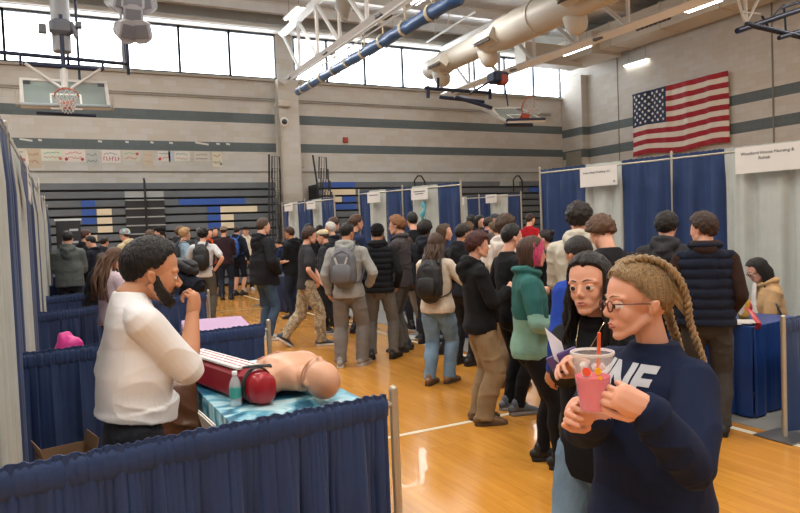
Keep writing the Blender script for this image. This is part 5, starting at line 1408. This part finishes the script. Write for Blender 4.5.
mb.tube([(0, .0, .205), (0, .03, .232), (0, .045, .222)], [.014, .018, .014], n=10)
for s in (-1, 1): mb.ball((s*.088, .02, .11), (.012, .03, .02), n=10)
me = remesh(mb, .007, 3); co = getco(me); co[:, 2] = np.maximum(co[:, 2], .002); setco(me, co); me.materials.append(skn); bt = link('torso', me, t)
mb = MB(); mb.tube([(math.cos(a)*.0905, .072+.02*math.cos(a)*0, .125+math.sin(a)*.1) for a in [R(-20)+R(220)*i/16 for i in range(17)]], .005, n=6); mb.build('face_seam', mat('manikin_seam', hexc('b8846c'), .5), bt, smooth=True)
mb = MB(); mb.tube([(-.13, .57, .17), (0, .55, .203), (.13, .57, .17)], .005, n=6); mb.tube([(0, .58, .2), (0, .36, .205)], .004, n=6); mb.build('chest_seam', mat('manikin_seam', hexc('b8846c'), .5), bt, smooth=True)
# books, papers
def flatthing(nm, lab, cat, x, y, z, w, d, th, rz, m, marks=()):
    t = thing(nm, lab, cat, (x, y, z), R(rz)); mb = MB(); mb.box((0, 0, th/2), (w, d, th)); mb.build('cover' if 'book' in nm else 'sheet', m, t)
    for (mx, my, mw, md, mc) in marks: mb = MB(); mb.box((mx, my, th+.001), (mw, md, .0015)); mb.build('print_block', plastic(mc), t)
    return t
flatthing('booklet', 'open booklet with blue and red picture behind the manikin', 'booklet', 1.22, 4.55, tz+.006, .30, .42, .008, 8, plastic('c4d4dc'), ((.02, .02, .2, .26, '4a7aa8'), (.04, .04, .1, .12, 'c87a4a'), (-.08, -.12, .06, .1, '5a6a90')))
flatthing('booklet', 'red edged booklet at the far corner of the marble table', 'booklet', 1.36, 4.74, tz+.016, .12, .22, .006, -20, plastic('b84038'), ((0, 0, .07, .12, 'd8c8b8'),))
flatthing('paper_sheet', 'white printed sheet between the red case and the manikin', 'paper', 1.03, 4.25, tz+.006, .12, .3, .002, 14, plastic('ded6d2'), ((0, .05, .06, .06, 'c06a68'), (0, -.06, .05, .05, 'a87a80')))
# magazines in a rack beside the table
t = thing('magazine', 'two folded white magazines leaning against the left side of the marble table', 'magazine', (.70, 3.62, .60))
for k in range(2):
    mb = MB(); mb.box((-.012*k, -.05*k, .03), (.006, .26, .16), rot=(.1, -.25, .1)); mb.build('magazine_cover', plastic(('dcd8d0', 'c8c4bc')[k]), t)
# chair with brown jacket, beside the man
t = thing('folding_chair', 'metal folding chair draped with brown leather beside the marble table', 'chair', (.50, 3.92, 0), R(-4))
for s in (-1, 1):
    mb = MB(); mb.tube([(s*.2, -.2, 0), (s*.2, .02, .45), (s*.19, .2, .84)], .011, n=8); mb.build('leg', metal('5a5a5e'), t, smooth=True)
    mb = MB(); mb.tube([(s*.18, .24, 0), (s*.18, -.12, .45)], .011, n=8); mb.build('leg', metal('5a5a5e'), t, smooth=True)
mb = MB(); mb.box((0, 0, .455), (.38, .38, .02), bev=.008); mb.build('seat', plastic('4a3a30'), t)
mb = MB(); mb.box((0, .17, .74), (.38, .02, .18), rot=(-.4, 0, 0), bev=.008); mb.build('backrest', plastic('4a3a30'), t)
mb = MB(); mb.tube([(0, .16, .5), (0, .19, .7), (0, .17, .84), (0, .1, .8), (0, .05, .55)], [(.20, .05), (.22, .05), (.2, .04), (.21, .05), (.21, .05)], n=20, side=(1, 0, 0), sq=.7)
me = remesh(mb, .012, 2); fold(me, .012, 9, 4); me.materials.append(mat('brown_leather', hexc('5e3a22'), .4, bump=(30, .3), var=(6, .2)))
tag(link('brown_jacket', me, None), 'brown leather jacket hung over the chair behind the man in white', 'jacket'); bpy.data.objects['brown_jacket'].location = (.50, 3.92, 0)
# cardboard box and pink thing in the corner
t = thing('cardboard_box', 'open brown cardboard box in clear plastic on the floor by the left drapes', 'box', (.02, 4.75, 0), R(12))
cbm = mat('cardboard', hexc('8f7256'), .8, var=(4, .1)); mb = MB()
for s in (-1, 1): mb.box((s*.15, 0, .17), (.006, .28, .34)); mb.box((0, s*.14, .17), (.30, .006, .34))
mb.box((0, 0, .01), (.30, .28, .01)); mb.build('carton', cbm, t)
for s in (-1, 1): mb = MB(); mb.box((s*.155, 0, .375), (.005, .28, .08), rot=(0, s*.25, 0)); mb.build('flap', cbm, t)
mb = MB(); mb.box((.02, -.15, .2), (.24, .006, .24)); mb.build('plastic_wrap', mat('clear_wrap', hexc('cfc6b8'), .15, alpha=.35), t)
t = thing('plastic_bag', 'bright pink bag slumped on a table behind the second low curtain', 'bag', (.06, 5.72, .63)); mb = MB(); mb.tube([(-.06, 0, 0), (0, 0, .13), (.04, 0, .26), (0, .02, .31)], [(.10, .07), (.12, .08), (.09, .06), (.05, .04)], n=16); me = remesh(mb, .012, 2); fold(me, .01, 16, 4); me.materials.append(mat('hot_pink', hexc('e8409c'), .4)); link('bag_body', me, t)
mb = MB(); mb.tube([(.05, 0, .05), (.16, 0, .0)], [(.06, .04), (.05, .03)], n=12); mb.build('white_label', plastic('d8d4cc'), t, smooth=True)
skirted_table('navy cloth on the table carrying the bright pink bag', .2, 5.9, .6, .72, 0, SATN, hgt=.61, seed=44)
# things on the right table
tzr = .76
t = thing('display_box', 'low white brochure box on the bright blue table', 'box', (5.08, 3.95, tzr), R(10)); mb = MB(); mb.box((0, 0, .035), (.22, .2, .07), bev=.01); mb.build('box_body', plastic('c8ccd2'), t); mb = MB(); mb.box((0, 0, .078), (.2, .18, .012)); mb.build('brochure', plastic('e4e2de'), t)
t = thing('paper_stack', 'spread white papers at the front edge of the blue table', 'paper', (4.98, 3.82, tzr)); 
for k in range(4): mb = MB(); mb.box((.02*k, -.04*k, .003+.004*k), (.22, .28, .003), rot=(0, 0, .25*k)); mb.build('sheet', plastic('dedcd8'), t)
t = thing('snack_bag', 'yellow and red candy bag tipped over on the blue table', 'bag', (5.3, 3.86, tzr+.07), R(30))
mb = MB(); mb.tube([(-.14, 0, .05), (-.06, 0, .03), (.08, 0, .0), (.14, 0, -.02)], [(.09, .012), (.10, .05), (.10, .05), (.08, .012)], n=18, side=(0, 0, 1), sq=.8); mb.build('bag_body', mat('bag_yellow', hexc('d8a826'), .3, bump=(14, .4)), t, smooth=True)
mb = MB(); mb.ball((.04, -.04, .02), (.05, .03, .05)); mb.build('red_print', plastic('a8242a'), t, smooth=True)
mb = MB(); mb.tube([(-.15, 0, .06), (-.22, .0, .09)], [(.09, .03), (.10, .02)], n=16, side=(0, 0, 1)); mb.build('clear_front', plastic('d8d2c4', .3), t, smooth=True)
t = thing('lanyard', 'red strap hanging over the corner of the blue table', 'strap', (5.02, 3.5, tzr+.0)); mb = MB(); mb.tube([(.1, .2, .12), (.0, .08, .10), (-.06, -.02, .03), (-.05, -.0, -.02)], [(.022, .004)]*4, n=8); mb.build('ribbon', plastic('b02a30'), t, smooth=True)
t = thing('box_of_cups', 'small pile of white packets at the left of the blue table', 'packets', (5.0, 4.3, tzr))
for k in range(5): mb = MB(); mb.box((.05*(k % 3), .07*k-.1, .02+.02*(k % 2)), (.09, .07, .035), rot=(0, 0, k), bev=.008); mb.build('packet', plastic('cdd0d6'), t)
t = thing('folding_chair', 'folding chair under the seated woman in tan cardigan', 'chair', (6.05, 3.95, 0), R(60))
for s in (-1, 1):
    mb = MB(); mb.tube([(s*.2, -.2, 0), (s*.2, .02, .45), (s*.19, .2, .84)], .011, n=8); mb.build('leg', metal('5a5a5e'), t, smooth=True)
    mb = MB(); mb.tube([(s*.18, .24, 0), (s*.18, -.12, .45)], .011, n=8); mb.build('leg', metal('5a5a5e'), t, smooth=True)
mb = MB(); mb.box((0, 0, .45), (.38, .38, .02), bev=.008); mb.build('seat', plastic('38383a'), t)
mb = MB(); mb.box((0, .19, .74), (.38, .02, .18), rot=(-.4, 0, 0), bev=.008); mb.build('backrest', plastic('38383a'), t)

p = atz(409, 337, .008); t = thing('paper_sheet', 'white paper lying on the grey floor cover by the centre booths', 'paper', (p.x, p.y, .009), .4); mb = MB(); mb.box((0, 0, .001), (.3, .42, .002)); mb.build('sheet', plastic('dedcd8'), t)
# ------------------------------------------------------------------ crowd
KNIT = mat('knit_multicolour', hexc('6f8f9c'), .9, bump=(60, .4)); _nt = KNIT.node_tree
_n = _nt.nodes.new('ShaderNodeTexVoronoi'); _n.inputs['Scale'].default_value = 16; _tc = _nt.nodes.new('ShaderNodeTexCoord'); _nt.links.new(_tc.outputs['Object'], _n.inputs['Vector'])
_h = _nt.nodes.new('ShaderNodeMix'); _h.data_type = 'RGBA'; _h.inputs[0].default_value = .55; _h.inputs[7].default_value = (*hexc('6f8f9c'), 1)
_nt.links.new(_n.outputs['Color'], _h.inputs[6]); _nt.links.new(_h.outputs[2], _nt.nodes['Principled BSDF'].inputs['Base Color'])
def spot(px, Z): p = atD(px, 300, Z); return (p.x, p.y)
def who(lab, px, top_y, Z, rel, Hmax=1.93, topz=1.0, **k):
    """H from the visible top of the head unless given"""
    x, y = spot(px, Z); D = Vector((x, y, 0)).dot(f0)
    H = k.pop('H', None) or min(Hmax, max(1.45, atD(px, top_y, Z).z/topz))
    return person(lab, (x, y), rel, H=H, **k)
walk = lambda a=.12, b=-.14, l=.0, l2=.03: (((.05, a), 5, l), ((-.05, b), 5, l2))

# --- nearest three people and the drink
I1 = who('man with black beard in a white short sleeved shirt, hand at his nose', 129, 238, 2.76, 80, H=1.70, neckh=.032, q=1, kind='polo', top='e2e2e2', pants='2e3036', skin='tan', hair=('short', '100d0c'), beard='14100e',
         head=(2, 6, 0), arms=((.03, .13, .80), 'down'), hand=(.8, .3), pole=((.25, .1, -1), None), fat=1.22, lean=4, handdir=(((-.1, .1, 1), (-.75, -.7, .1)), None), folds=.9, headscale=1.2, hem=-.075)
CUP = atD(593, 379, 1.60)
I3 = who('young woman with long black hair in black top, looking toward the camera', 596, 257, 2.45, -146, H=1.545, q=1, kind='long', top='17171a', pants='jeans_light', skin='fair', hair=('frontlong', '17110f'), female=True,
         head=(-10, -2, 4), arms=(('w', atD(583, 366, 2.12)), ('w', atD(630, 420, 2.3))), hand=(.55, .4), handdir=(('w', -CR*.9+CU*.25+CF*-.2, -CU*.5-CF*.6), None), gaze=.0, headscale=1.08, pole=((1, -.4, -1), None))
I2 = who('young woman with a blonde braid and glasses in a navy lettered sweatshirt', 648, 247, 1.9, -130, H=1.545, q=1, kind='sweater', top='16203a', pants='2b2e36', skin='fair', hair=('braid', '947a56'), female=True,
         head=(24, 1, 3), arms=(('w', CUP+CR*.02-CU*.10+CF*.06), ('w', CUP+CR*.10-CU*.052-CF*.05)), hand=(.9, .55), pole=((1, -.2, -1.2), (-.35, -.6, -1.5)), glasses='5a2a22', folds=1.3, fat=1.14, headscale=1.09,
         handdir=(('w', -CR*1.0-CF*.05+CU*.35, -CF*.9-CR*.2), ('w', -CR*.92+CU*.38-CF*.02, CF*.95-CR*.15)), twist=-8)
t_let = mat('sweatshirt_print', hexc('b9bcc2'), .7)
print_on(I2, 'INE', .0, .782*I2['H'], .112, t_let, bold=.005)
I4 = who('person in a teal and mint rain jacket with pink and brown bobbed hair', 529, 235, 4.62, 84, H=1.585, q=2, kind='jacket', top='2f625e', top2=(.66, '7fa796'), streak='c2486e', pants='17171a', shoes='151517', sole='1d1d1f', skin='fair', hair=('bob', '4a3428'), glasses=True,
         arms=('kanga', 'kanga'), folds=1.2, legs=(((.06, .11), 8, 0), ((-.05, .05), 2, 0)))
who('student with dark red hair in a black hoodie and khaki trousers, side view', 478, 230, 5.68, 74, q=2, kind='hoodie', top='18191c', pants='8b765a', shoes='6b5138', sole='54402c', skin='fair', hair=('mop', '431c18'),
    arms=((.06, .15, .69), 'kanga'), baggy=1.45, head=(6, 2, 0), lean=-2)
who('student with black hair in a black t-shirt behind the teal jacket', 511, 222, 5.95, 62, q=2, kind='tshirt', top='17181b', pants='17181b', shoes='5b6068', sole='8a8a8c', skin='fair', hair=('short', '14110f'), arms=('front', 'down'), folds=1.2)
who('curly haired student in a cream hoodie behind the black t-shirt', 507, 213, 6.85, 30, q=2, kind='hoodie', top='cfc8c0', pants='8f7c62', shoes='7d5a3c', skin='fair', hair=('curly', '4a3628'), arms=('front', 'down'), baggy=1.3)
who('person with only a cream back showing between red haired and black shirted students', 492, 240, 7.5, 20, H=1.58, q=3, kind='sweater', top='d2c4a8', pants='7d6c55', shoes='5b4a38', hair=('short', '3a2a20'), arms=('front', 'front'))
who('woman with long wavy brown hair, cream fleece and blue jeans', 437, 231.5, 7.15, 22, q=2, kind='sweater', top='cfc5b4', pants='jeans_light', shoes='7a5a3e', sole='4a3a2c', hair=('wavy', '4c382a'), female=True, arms=('strap', 'front'), baggy=1.25, folds=1.3,
    bag=('black backpack worn by the woman with long wavy brown hair', '151618', '3a3a3c'), legs=(((.05, .05), 10, 0), ((-.05, -.04), 0, 0)))
who('student in a light grey hoodie and grey cargo trousers, seen from behind', 349, 221, 8.3, 14, q=2, kind='hoodie', top='9b9c98', pants='77736f', shoes='8f8a86', sole='c9c4bc', hair=('short', '15110f'), skin='tan', arms=('pocket', 'down'), baggy=1.35, glasses=True, head=(25, 3, 0),
    bag=('grey backpack with pale diagonal patches on the grey hoodie', '5f6166', '3c3e42', '686a6f', 1.05, False, True), legs=(((.07, .03), 14, 0), ((-.07, -.03), 10, 0)))
who('person in a black padded vest with round black hair, back to the camera', 380, 222, 8.7, 6, q=2, kind='vest', top='1b1d22', under='1b1c20', pants='6b6762', shoes='1e1e20', hair=('beaniehair', '0e0e10'), skin='olive', arms=((.12, .06, .52), 'pocket'), cap=('beanie', '121215'), baggy=1.15,
    legs=(((.085, .0), 20, 0), ((-.075, -.0), 10, 0)))
who('boy in charcoal long shirt and camouflage trousers walking right', 308, 226, 9.9, 78, q=2, kind='tshirt', top='34353a', pants='camo', shoes='3a4250', sole='d4d0c8', hair=('mop', '3c2a20'), arms=('pocket', (.08, .12, .53)), baggy=1.3, legs=(((.05, .10), 5, 0), ((-.05, -.2), 5, .045)), lean=4)
who('boy in a cream baseball cap and charcoal hoodie facing left', 328, 228, 11.0, -70, q=2, kind='hoodie', top='2f3136', pants='26272b', shoes='46484c', sole='d0ccc4', hair=('short', '4a3a2c'), cap=('cap', 'd0c4a4'), head=(-5, 8, 0), arms=('front', 'down'), legs=(((.05, .05), 5, 0), ((-.05, -.1), 5, 0)))
who('older white haired man with glasses in a dark jacket', 335, 220.5, 12.0, -60, q=3, kind='jacket', top='23262e', pants='2b2e36', shoes='1c1c1e', skin='light', hair=('older', 'c9c4ba'), arms=('front', 'front'), glasses=True)
who('tall brown haired student in a navy shirt between two backs', 358, 213, 10.9, 60, q=3, kind='long', top='26314f', pants='2e333f', shoes='222225', hair=('bowl', '4a3222'), arms=('front', 'down'))
who('tall person with brown hair behind the white haired man', 336, 212.5, 12.8, 50, q=3, kind='hoodie', top='3c3a3e', pants='2c2c30', shoes='222225', hair=('mop', '4a3426'))
who('man in a black hooded jacket and jeans gesturing at left centre', 265, 217, 10.6, 60, q=2, kind='hoodie', top='202126', under=None, pants='jeans', shoes='b9b4aa', sole='cfcac2', skin='light', hair=('short', '4a3a2c'), arms=('pocket', (-.09, .2, .62)), fat=1.35, handdir=(None, ((.2, 1, -.1), (0, .2, 1))), hand=(.3, .15), hem=.02, headscale=1.02)
who('ginger student with glasses in a grey jacket raising his hands', 402, 214.5, 9.2, -72, q=2, kind='jacket', top='4a4648', under='26324e', pants='5a5854', shoes='2a2a2c', hair=('curly', '8a5e3c'), glasses=True, arms=('face', 'phone'), hand=(.9, .6), skin='light')
who('tall student with black hair standing before the teal streamer', 416, 209, 11.2, -20, q=3, kind='tshirt', top='1d2026', pants='2a2a2e', shoes='202022', hair=('fade', '15110f'), arms=('down', 'front'))
who('student with short black curls between the ginger student and the long haired woman', 427, 220, 9.7, 20, q=3, kind='hoodie', top='22262e', pants='2a2a2e', shoes='202022', hair=('afro', '120f0e'), skin='brown')
who('small boy with brown hair looking left behind the padded vest', 410, 234, 10.2, -125, H=1.55, q=3, kind='hoodie', top='343438', pants='8a8680', shoes='2a2a2c', hair=('bowl', '4c3424'), arms=('phone', 'front'), legs=walk(.1, -.12, 0, 0))
who('woman with straight brown hair in a dark top by the navy drape', 445, 222, 8.9, 100, q=3, kind='long', top='2b2f3a', pants='jeans_dark', shoes='222225', hair=('long', '4e3a2a'), female=True, arms=('phone', 'front'))
who('woman with tied dark hair in dark top, facing left behind the teal jacket', 549, 227, 7.7, -70, H=1.6, q=3, kind='long', top='1e2024', under=None, pants='222226', shoes='1c1c1e', hair=('bun', '241a16'), female=True, arms=('phone', 'phone'))
who('tall student with a mop of black curls in a cream hoodie', 581, 197.5, 5.5, 8, H=1.82, q=2, kind='hoodie', top='c4bfb0', pants='3a3a3e', shoes='2a2a2c', hair=('curly', '241a16'), arms=('front', 'front'), folds=.9)
who('student with light brown curls in a black pullover bending his head', 612, 212.5, 4.75, -28, H=1.73, q=2, kind='sweater', top='1e1f24', pants='2e2e32', shoes='2a2a2c', hair=('curly', '5e4430'), arms=('front', 'front'), head=(0, 25, 0), lean=8)
who('tall person with black hair behind the light brown curls', 590, 208, 6.2, 10, H=1.72, q=3, kind='hoodie', top='26272c', pants='2a2a2e', shoes='222225', hair=('short', '1c1512'), arms=('front', 'front'))
who('person with bowed dark head in a royal blue and navy jacket', 590, 234, 3.9, -38, H=1.60, q=2, kind='jacket', top='22419c', pants='3e3c34', shoes='7a5030', sole='3a2a20', hair=('short', '1a1310'), skin='tan', arms=('front', 'down'), head=(0, 22, 0), lean=4, folds=1.4)
who('student in a charcoal hoodie with black hair by the right drapes', 667, 210, 5.75, 12, fat=1.15, q=2, kind='hoodie', top='36363a', pants='2b2b2f', shoes='222225', hair=('mop', '1c1613'), arms=('front', 'front'), lean=3)
who('student in navy padded vest over brown hoodie, looking left', 706, 211, 5.15, -2, q=2, kind='vest', top='1a2030', under='33241f', pants='3f3c3a', shoes='1c1c1e', hair=('mop', '35231a'), arms=((.10, .07, .53), (-.10, .10, .56)), head=(-55, 0, 0), skin='fair', fat=1.12, baggy=1.2)
# seated woman at the right table
I46 = person('seated woman with long black hair and glasses in a tan cardigan', tuple(spot(774, 6.35)), -112, H=1.66, hip=.50, q=2, kind='jacket', top='b8966c', under='d8d4cc', pants='2c2c30', shoes='222225', hair=('straight', '14110f'), skin='light', female=True, glasses=True,
             arms=((.03, .2, .66), (-.06, .2, .66)), hand=(.5, .5), head=(0, 18, 0), lean=8, legs=(((.06, .27), 5, 0), ((-.06, .27), 5, 0)))
# --- far left half
who('person in a grey green hooded jacket, back turned, by the left drapes', 71, 229.5, 11.6, 6, q=3, kind='hoodie', top='5f6563', pants='2e3036', shoes='222225', hair=('short', '14110f'), arms=('front', 'front'), fat=1.25)
who('person with short brown hair in black, left of the bleacher blue block', 88, 229, 14.2, 70, q=3, kind='hoodie', top='1c1d22', pants='26272b', shoes='222225', hair=('fade', '4a3024'), skin='light')
who('person with black hair in a navy jacket looking down, far left', 97, 234, 13.2, -60, q=3, kind='jacket', top='1d212c', pants='26272b', shoes='222225', hair=('short', '15110f'), head=(0, 18, 0), arms=('front', 'front'))
who('person with dark hair and grey hood at far left, right of the navy jacket', 107, 236, 15.6, 40, q=4, kind='hoodie', top='2b2d34', pants='26272b', shoes='222225', hair=('short', '2a1e18'))
who('seated girl in a black hoodie with white cord, long dark hair', 93, 262, 8.6, 60, H=1.40, q=3, kind='hoodie', top='141518', pants='222226', shoes='222225', hair=('long', '2b1d18'), female=True, lean=24, arms=('front', 'front'))
who('girl with blonde streaked brown hair in a pale pink top beside the bearded man', 112, 244, 7.2, 60, H=1.6, q=3, kind='sweater', top='c9b8c0', pants='2c2c30', shoes='222225', hair=('wavy', '5c4230'), female=True, arms=('front', 'front'), head=(0, 20, 0))
who('girl with long brown hair behind the seated black hoodie', 104, 257, 9.6, 30, H=1.5, q=3, kind='hoodie', top='1e1f24', pants='222226', shoes='222225', hair=('long', '3a2a20'), female=True)
who('person in a multicoloured knit beanie and cream top', 130, 227.5, 14.5, -50, q=3, kind='hoodie', top='c9b894', pants='3a3a3e', shoes='222225', hair=('short', '3a2a20'), cap=('beanie', '6f8f9c', KNIT), arms=('front', 'front'))
who('person with brown hair in patterned grey top before the dark aisle steps', 153, 229.5, 15.6, 40, q=4, kind='hoodie', top='8a8c84', pants='3a3a3e', shoes='222225', hair=('curly', '5a4432'))
who('boy in a black cap and black shirt facing left in the far crowd', 165, 225.5, 14.0, -70, q=3, kind='tshirt', top='17181c', pants='2a2a2e', shoes='222225', hair=('short', '2a1e18'), cap=('cap', '141518'), skin='light',
    bag=('black backpack on the boy in the black cap', '1e2026'))
who('blond boy in a pale blue t-shirt facing right in the far crowd', 187, 227, 13.8, 70, q=3, kind='tshirt', top='8fa6b8', pants='6b6762', shoes='222225', hair=('mop', 'a8845a'), skin='light', bag=('dark backpack worn over the pale blue t-shirt', '22242a'))
who('tan haired person behind the blond boy', 183, 223, 15.8, 60, q=4, kind='hoodie', top='2b2d34', pants='26272b', shoes='222225', hair=('curly', '6a5038'))
who('black curly haired boy in a white t-shirt in the far crowd, grey trousers', 206, 227, 13.2, 14, q=3, kind='tshirt', top='d6d6d8', pants='56544f', shoes='222225', hair=('curly', '15110f'), arms=('hips', 'strap'), skin='light', baggy=1.3,
    bag=('black backpack worn over the white t-shirt', '17181b'))
who('person bending far forward in a dark navy hooded coat', 186, 262, 10.6, -58, H=1.72, q=3, kind='hoodie', top='1a1d28', pants='1f2028', shoes='222225', hair=('short', '15110f'), lean=62, arms=('reach', 'reach'), head=(0, -30, 0), baggy=1.2,
    bag=('black duffel like backpack on the bending person', '1d1e22', '8a8c90'))
who('person in a maroon jumper, tan cap and jeans, back to the camera', 227, 224, 17.6, 8, q=3, kind='sweater', top='35252c', pants='jeans_dark', shoes='222225', hair=('short', '4a3426'), cap=('backcap', '8a7a68'), arms=('front', 'front'), fat=1.1)
who('person in orange behind the white t-shirt boy', 212, 228, 18.7, 150, q=4, kind='tshirt', top='d0562c', pants='2a2a2e', shoes='222225', hair=('short', '2a1e18'), skin='light')
who('person in a grey patterned hat at the back of the crowd', 203, 219, 19.2, 170, q=4, kind='hoodie', top='3a3c42', pants='2a2a2e', shoes='222225', hair=('short', '2a1e18'), cap=('beanie', '6a7076'))
who('person in navy hoodie and shorts next to the cream hoodie', 240, 223, 18.7, 30, q=3, kind='hoodie', top='1c2230', pants='1c2230', pants_kind='short', shoes='222225', hair=('short', '2a1e18'), bag=('small bright blue backpack on the person in shorts', '2a5aa8', '6a8ac0'), skin='light')
who('boy in a cream hoodie and black trousers facing the camera', 249, 222, 20.3, 172, q=3, kind='hoodie', top='cfc8b6', pants='1b1c20', shoes='a8a8aa', hair=('short', '15110f'), cap=('cap', '1a1b1e'), arms=('down', 'down'), skin='light')
who('person with dark hair and dark top behind the maroon jumper', 218, 226, 19.6, 160, q=4, kind='hoodie', top='26282e', pants='2a2a2e', shoes='222225', hair=('short', '1c1512'))
who('dark haired person sitting at the distant booth left of the pillar drapes', 286, 237, 17.2, -60, H=1.55, q=3, kind='jacket', top='22304e', pants='22304e', shoes='222225', hair=('short', '1c1512'), lean=12, arms=('front', 'front'), head=(0, 20, 0))
who('person with reddish face leaning over the distant navy table', 279, 241, 17.6, 60, H=1.5, q=4, kind='hoodie', top='1c1e24', pants='22304e', shoes='222225', hair=('short', '3a2a20'), lean=20, arms=('front', 'front'))
who('student in a black sweatshirt with grey print and blue jeans, far booth', 294, 226, 13.2, -58, q=3, kind='hoodie', top='191a1e', pants='jeans_dark', shoes='222225', hair=('fade', '3c281e'), skin='tan', arms=('front', 'front'))
who('dark haired head showing behind the cream cap boy, left one', 311, 222.5, 14.8, 150, q=4, kind='hoodie', top='1d1f26', pants='2a2a2e', shoes='222225', hair=('short', '15110f'), skin='tan')
who('dark haired head showing behind the cream cap boy, right one', 322, 224, 15.6, 30, q=4, kind='hoodie', top='1d1f26', pants='2a2a2e', shoes='222225', hair=('short', '1c1512'), skin='tan')
# --- distant centre
who('man in a bright red shirt at the distant booth', 532, 212.5, 14.6, 40, q=3, kind='tshirt', top='b01c26', pants='2a2a2e', shoes='222225', hair=('short', '3a2a22'), skin='light')
who('woman with shoulder length black hair, distant centre, face visible', 481, 214, 13.0, 120, q=3, kind='jacket', top='26262c', pants='2a2a2e', shoes='222225', hair=('bob', '1c1613'), female=True, skin='light')
who('black haired person directly behind the distant woman with black hair', 475, 214.5, 14.2, -30, q=4, kind='hoodie', top='22242a', pants='2a2a2e', shoes='222225', hair=('curly', '15110f'))
who('person in navy jacket with brown hair in the distant centre', 490, 216, 12.4, 60, q=4, kind='jacket', top='262f4c', pants='2a2a2e', shoes='222225', hair=('short', '3a2a20'))
who('grey capped person in the distant centre', 497, 212.5, 13.4, 150, q=4, kind='hoodie', top='3a3c44', pants='2a2a2e', shoes='222225', hair=('short', '2a1e18'), cap=('cap', '4a4e58'), skin='light')
who('light haired person in a dark top behind the dark red haired student', 470, 221, 12.3, 30, q=3, kind='hoodie', top='2f2426', pants='2a2a2e', shoes='222225', hair=('mop', '6a5440'))
who('person in pale shirt between the distant heads and the curly student', 498, 221.5, 11.6, -60, q=4, kind='hoodie', top='2b2d36', pants='2a2a2e', shoes='222225', hair=('mop', '5a4632'), skin='light')
who('person with dark hair half hidden behind the cream fleece woman', 463, 226, 8.1, 40, H=1.7, q=4, kind='hoodie', top='1f2026', pants='2a2a2e', shoes='222225', hair=('short', '1c1512'), skin='tan')

# ------------------------------------------------------------------ cup, straw, paper
t = thing('drink_cup', 'clear plastic cup of bright pink drink with orange straw held by the braided woman', 'cup', CUP)
cl = mat('clear_cup', (.93, .93, .93), .06, alpha=.13, spec=.7); nt, b = cl.node_tree, cl.node_tree.nodes['Principled BSDF']
mb = MB(); mb.lathe([(.030, -.075), (.033, -.074), (.047, .052), (.0495, .056), (.050, .060), (.0475, .060), (.045, .052), (.0315, -.071), (.0, -.072)], n=40, cap=False); mb.build('cup_wall', cl, t, smooth=True)
mb = MB(); mb.lathe([(.001, -.0705), (.0305, -.0705), (.0395, .008), (.001, .008)], n=36); mb.build('pink_drink', mat('pink_drink', hexc('e02a68'), .12, spec=.6), t, smooth=False)
rr = random.Random(4)
for k in range(9):
    a = rr.uniform(0, 6.28); mb = MB(); mb.box((math.cos(a)*.022, math.sin(a)*.022, .012+rr.uniform(0, .02)), (.016, .016, .014), rot=(rr.random(), rr.random(), rr.random()), bev=.003); mb.build('ice_cube', mat('ice', (.85, .8, .82), .1, alpha=.5), t)
mb = MB(); mb.tube([(.01, .0, -.06), (.012, -.012, .11)], .0042, n=10, ends=False); mb.build('straw', plastic('d8582c'), t, smooth=True)
mb = MB(); mb.lathe([(.0505, .059), (.0515, .062), (.0505, .066), (.046, .066), (.044, .061)], n=40, cap=False); mb.build('cup_rim', mat('cup_rim', (.85, .85, .85), .15, alpha=.6), t, smooth=True)
for (a_, z_, c_, r_) in ((-118, .028, 'f0b020', .010), (-112, .012, 'f0b020', .006), (-150, .026, 'e8543c', .013)):
    a = R(a_)-YAW*0; mb = MB(); q = Vector((math.cos(a), math.sin(a), 0)); rad_ = .044; mb.tube([q*(rad_+.0), q*(rad_+.0025)], r_*.8, n=14, ends=False); mb.v = [(v[0], v[1], v[2]+z_) for v in mb.v]
    mb.v = [tuple(Vector(v)) for v in mb.v]; mb.build('sticker_dot', plastic(c_), t, smooth=True)
PH = I3['hands'][0]; pw = I3['world'] @ PH
t = thing('paper_sheet', 'small white paper in the hand of the black haired young woman', 'paper', atD(559, 351, 2.14))
mb = MB(); 
def pf(u, v): return (CR*((u-.5)*.06-(v-.5)*.03)+CU*((v-.5)*.10-(u-.5)*.05)+CF*(.01*math.sin(u*3)+.03*u))
mb.sheet(pf, 8, 8, .0008); mb.build('sheet', plastic('d8d8e0', .7), t, smooth=True)
t = thing('phone', 'purple backed phone under the paper in the black haired woman\'s hand', 'phone', atD(564, 360, 2.16))
mb = MB(); mb.box((0, 0, 0), (.055, .009, .10), bev=.003); mb.v = [tuple(Matrix((CR, CF, CU)).transposed() @ (Euler((.5, 1.05, .2)).to_matrix() @ Vector(v))) for v in mb.v]; mb.build('phone_case', plastic('5a4a8a', .3), t)
# necklace of the woman in black
H3, T3 = I3['H'], I3['T']; mb = MB(); bt3 = BVHTree.FromPolygons([v.co for v in I3['garment'].data.vertices], [tuple(p.vertices) for p in I3['garment'].data.polygons])
pts = []
for k in range(17):
    u = k/16*2-1; x = u*.035*H3; z = (.845-.085*(1-u*u))*H3; hit = bt3.ray_cast(Vector((x, 1, z)), Vector((0, -1, 0))); pts.append((hit[0]+Vector((0, .003, 0))) if hit[0] else T3(x/H3, .04, z/H3))
mb.tube(pts, .0012, n=5); nk = mb.build('necklace', metal('c9b48a', .2), I3['body'], smooth=True)
mb = MB(); mb.ball(pts[8]+Vector((0, .003, -.008)), (.005, .003, .011), n=10); mb.build('pendant', metal('d8cfa8', .2), I3['body'], smooth=True)
bpy.data.scenes.remove(_TS)
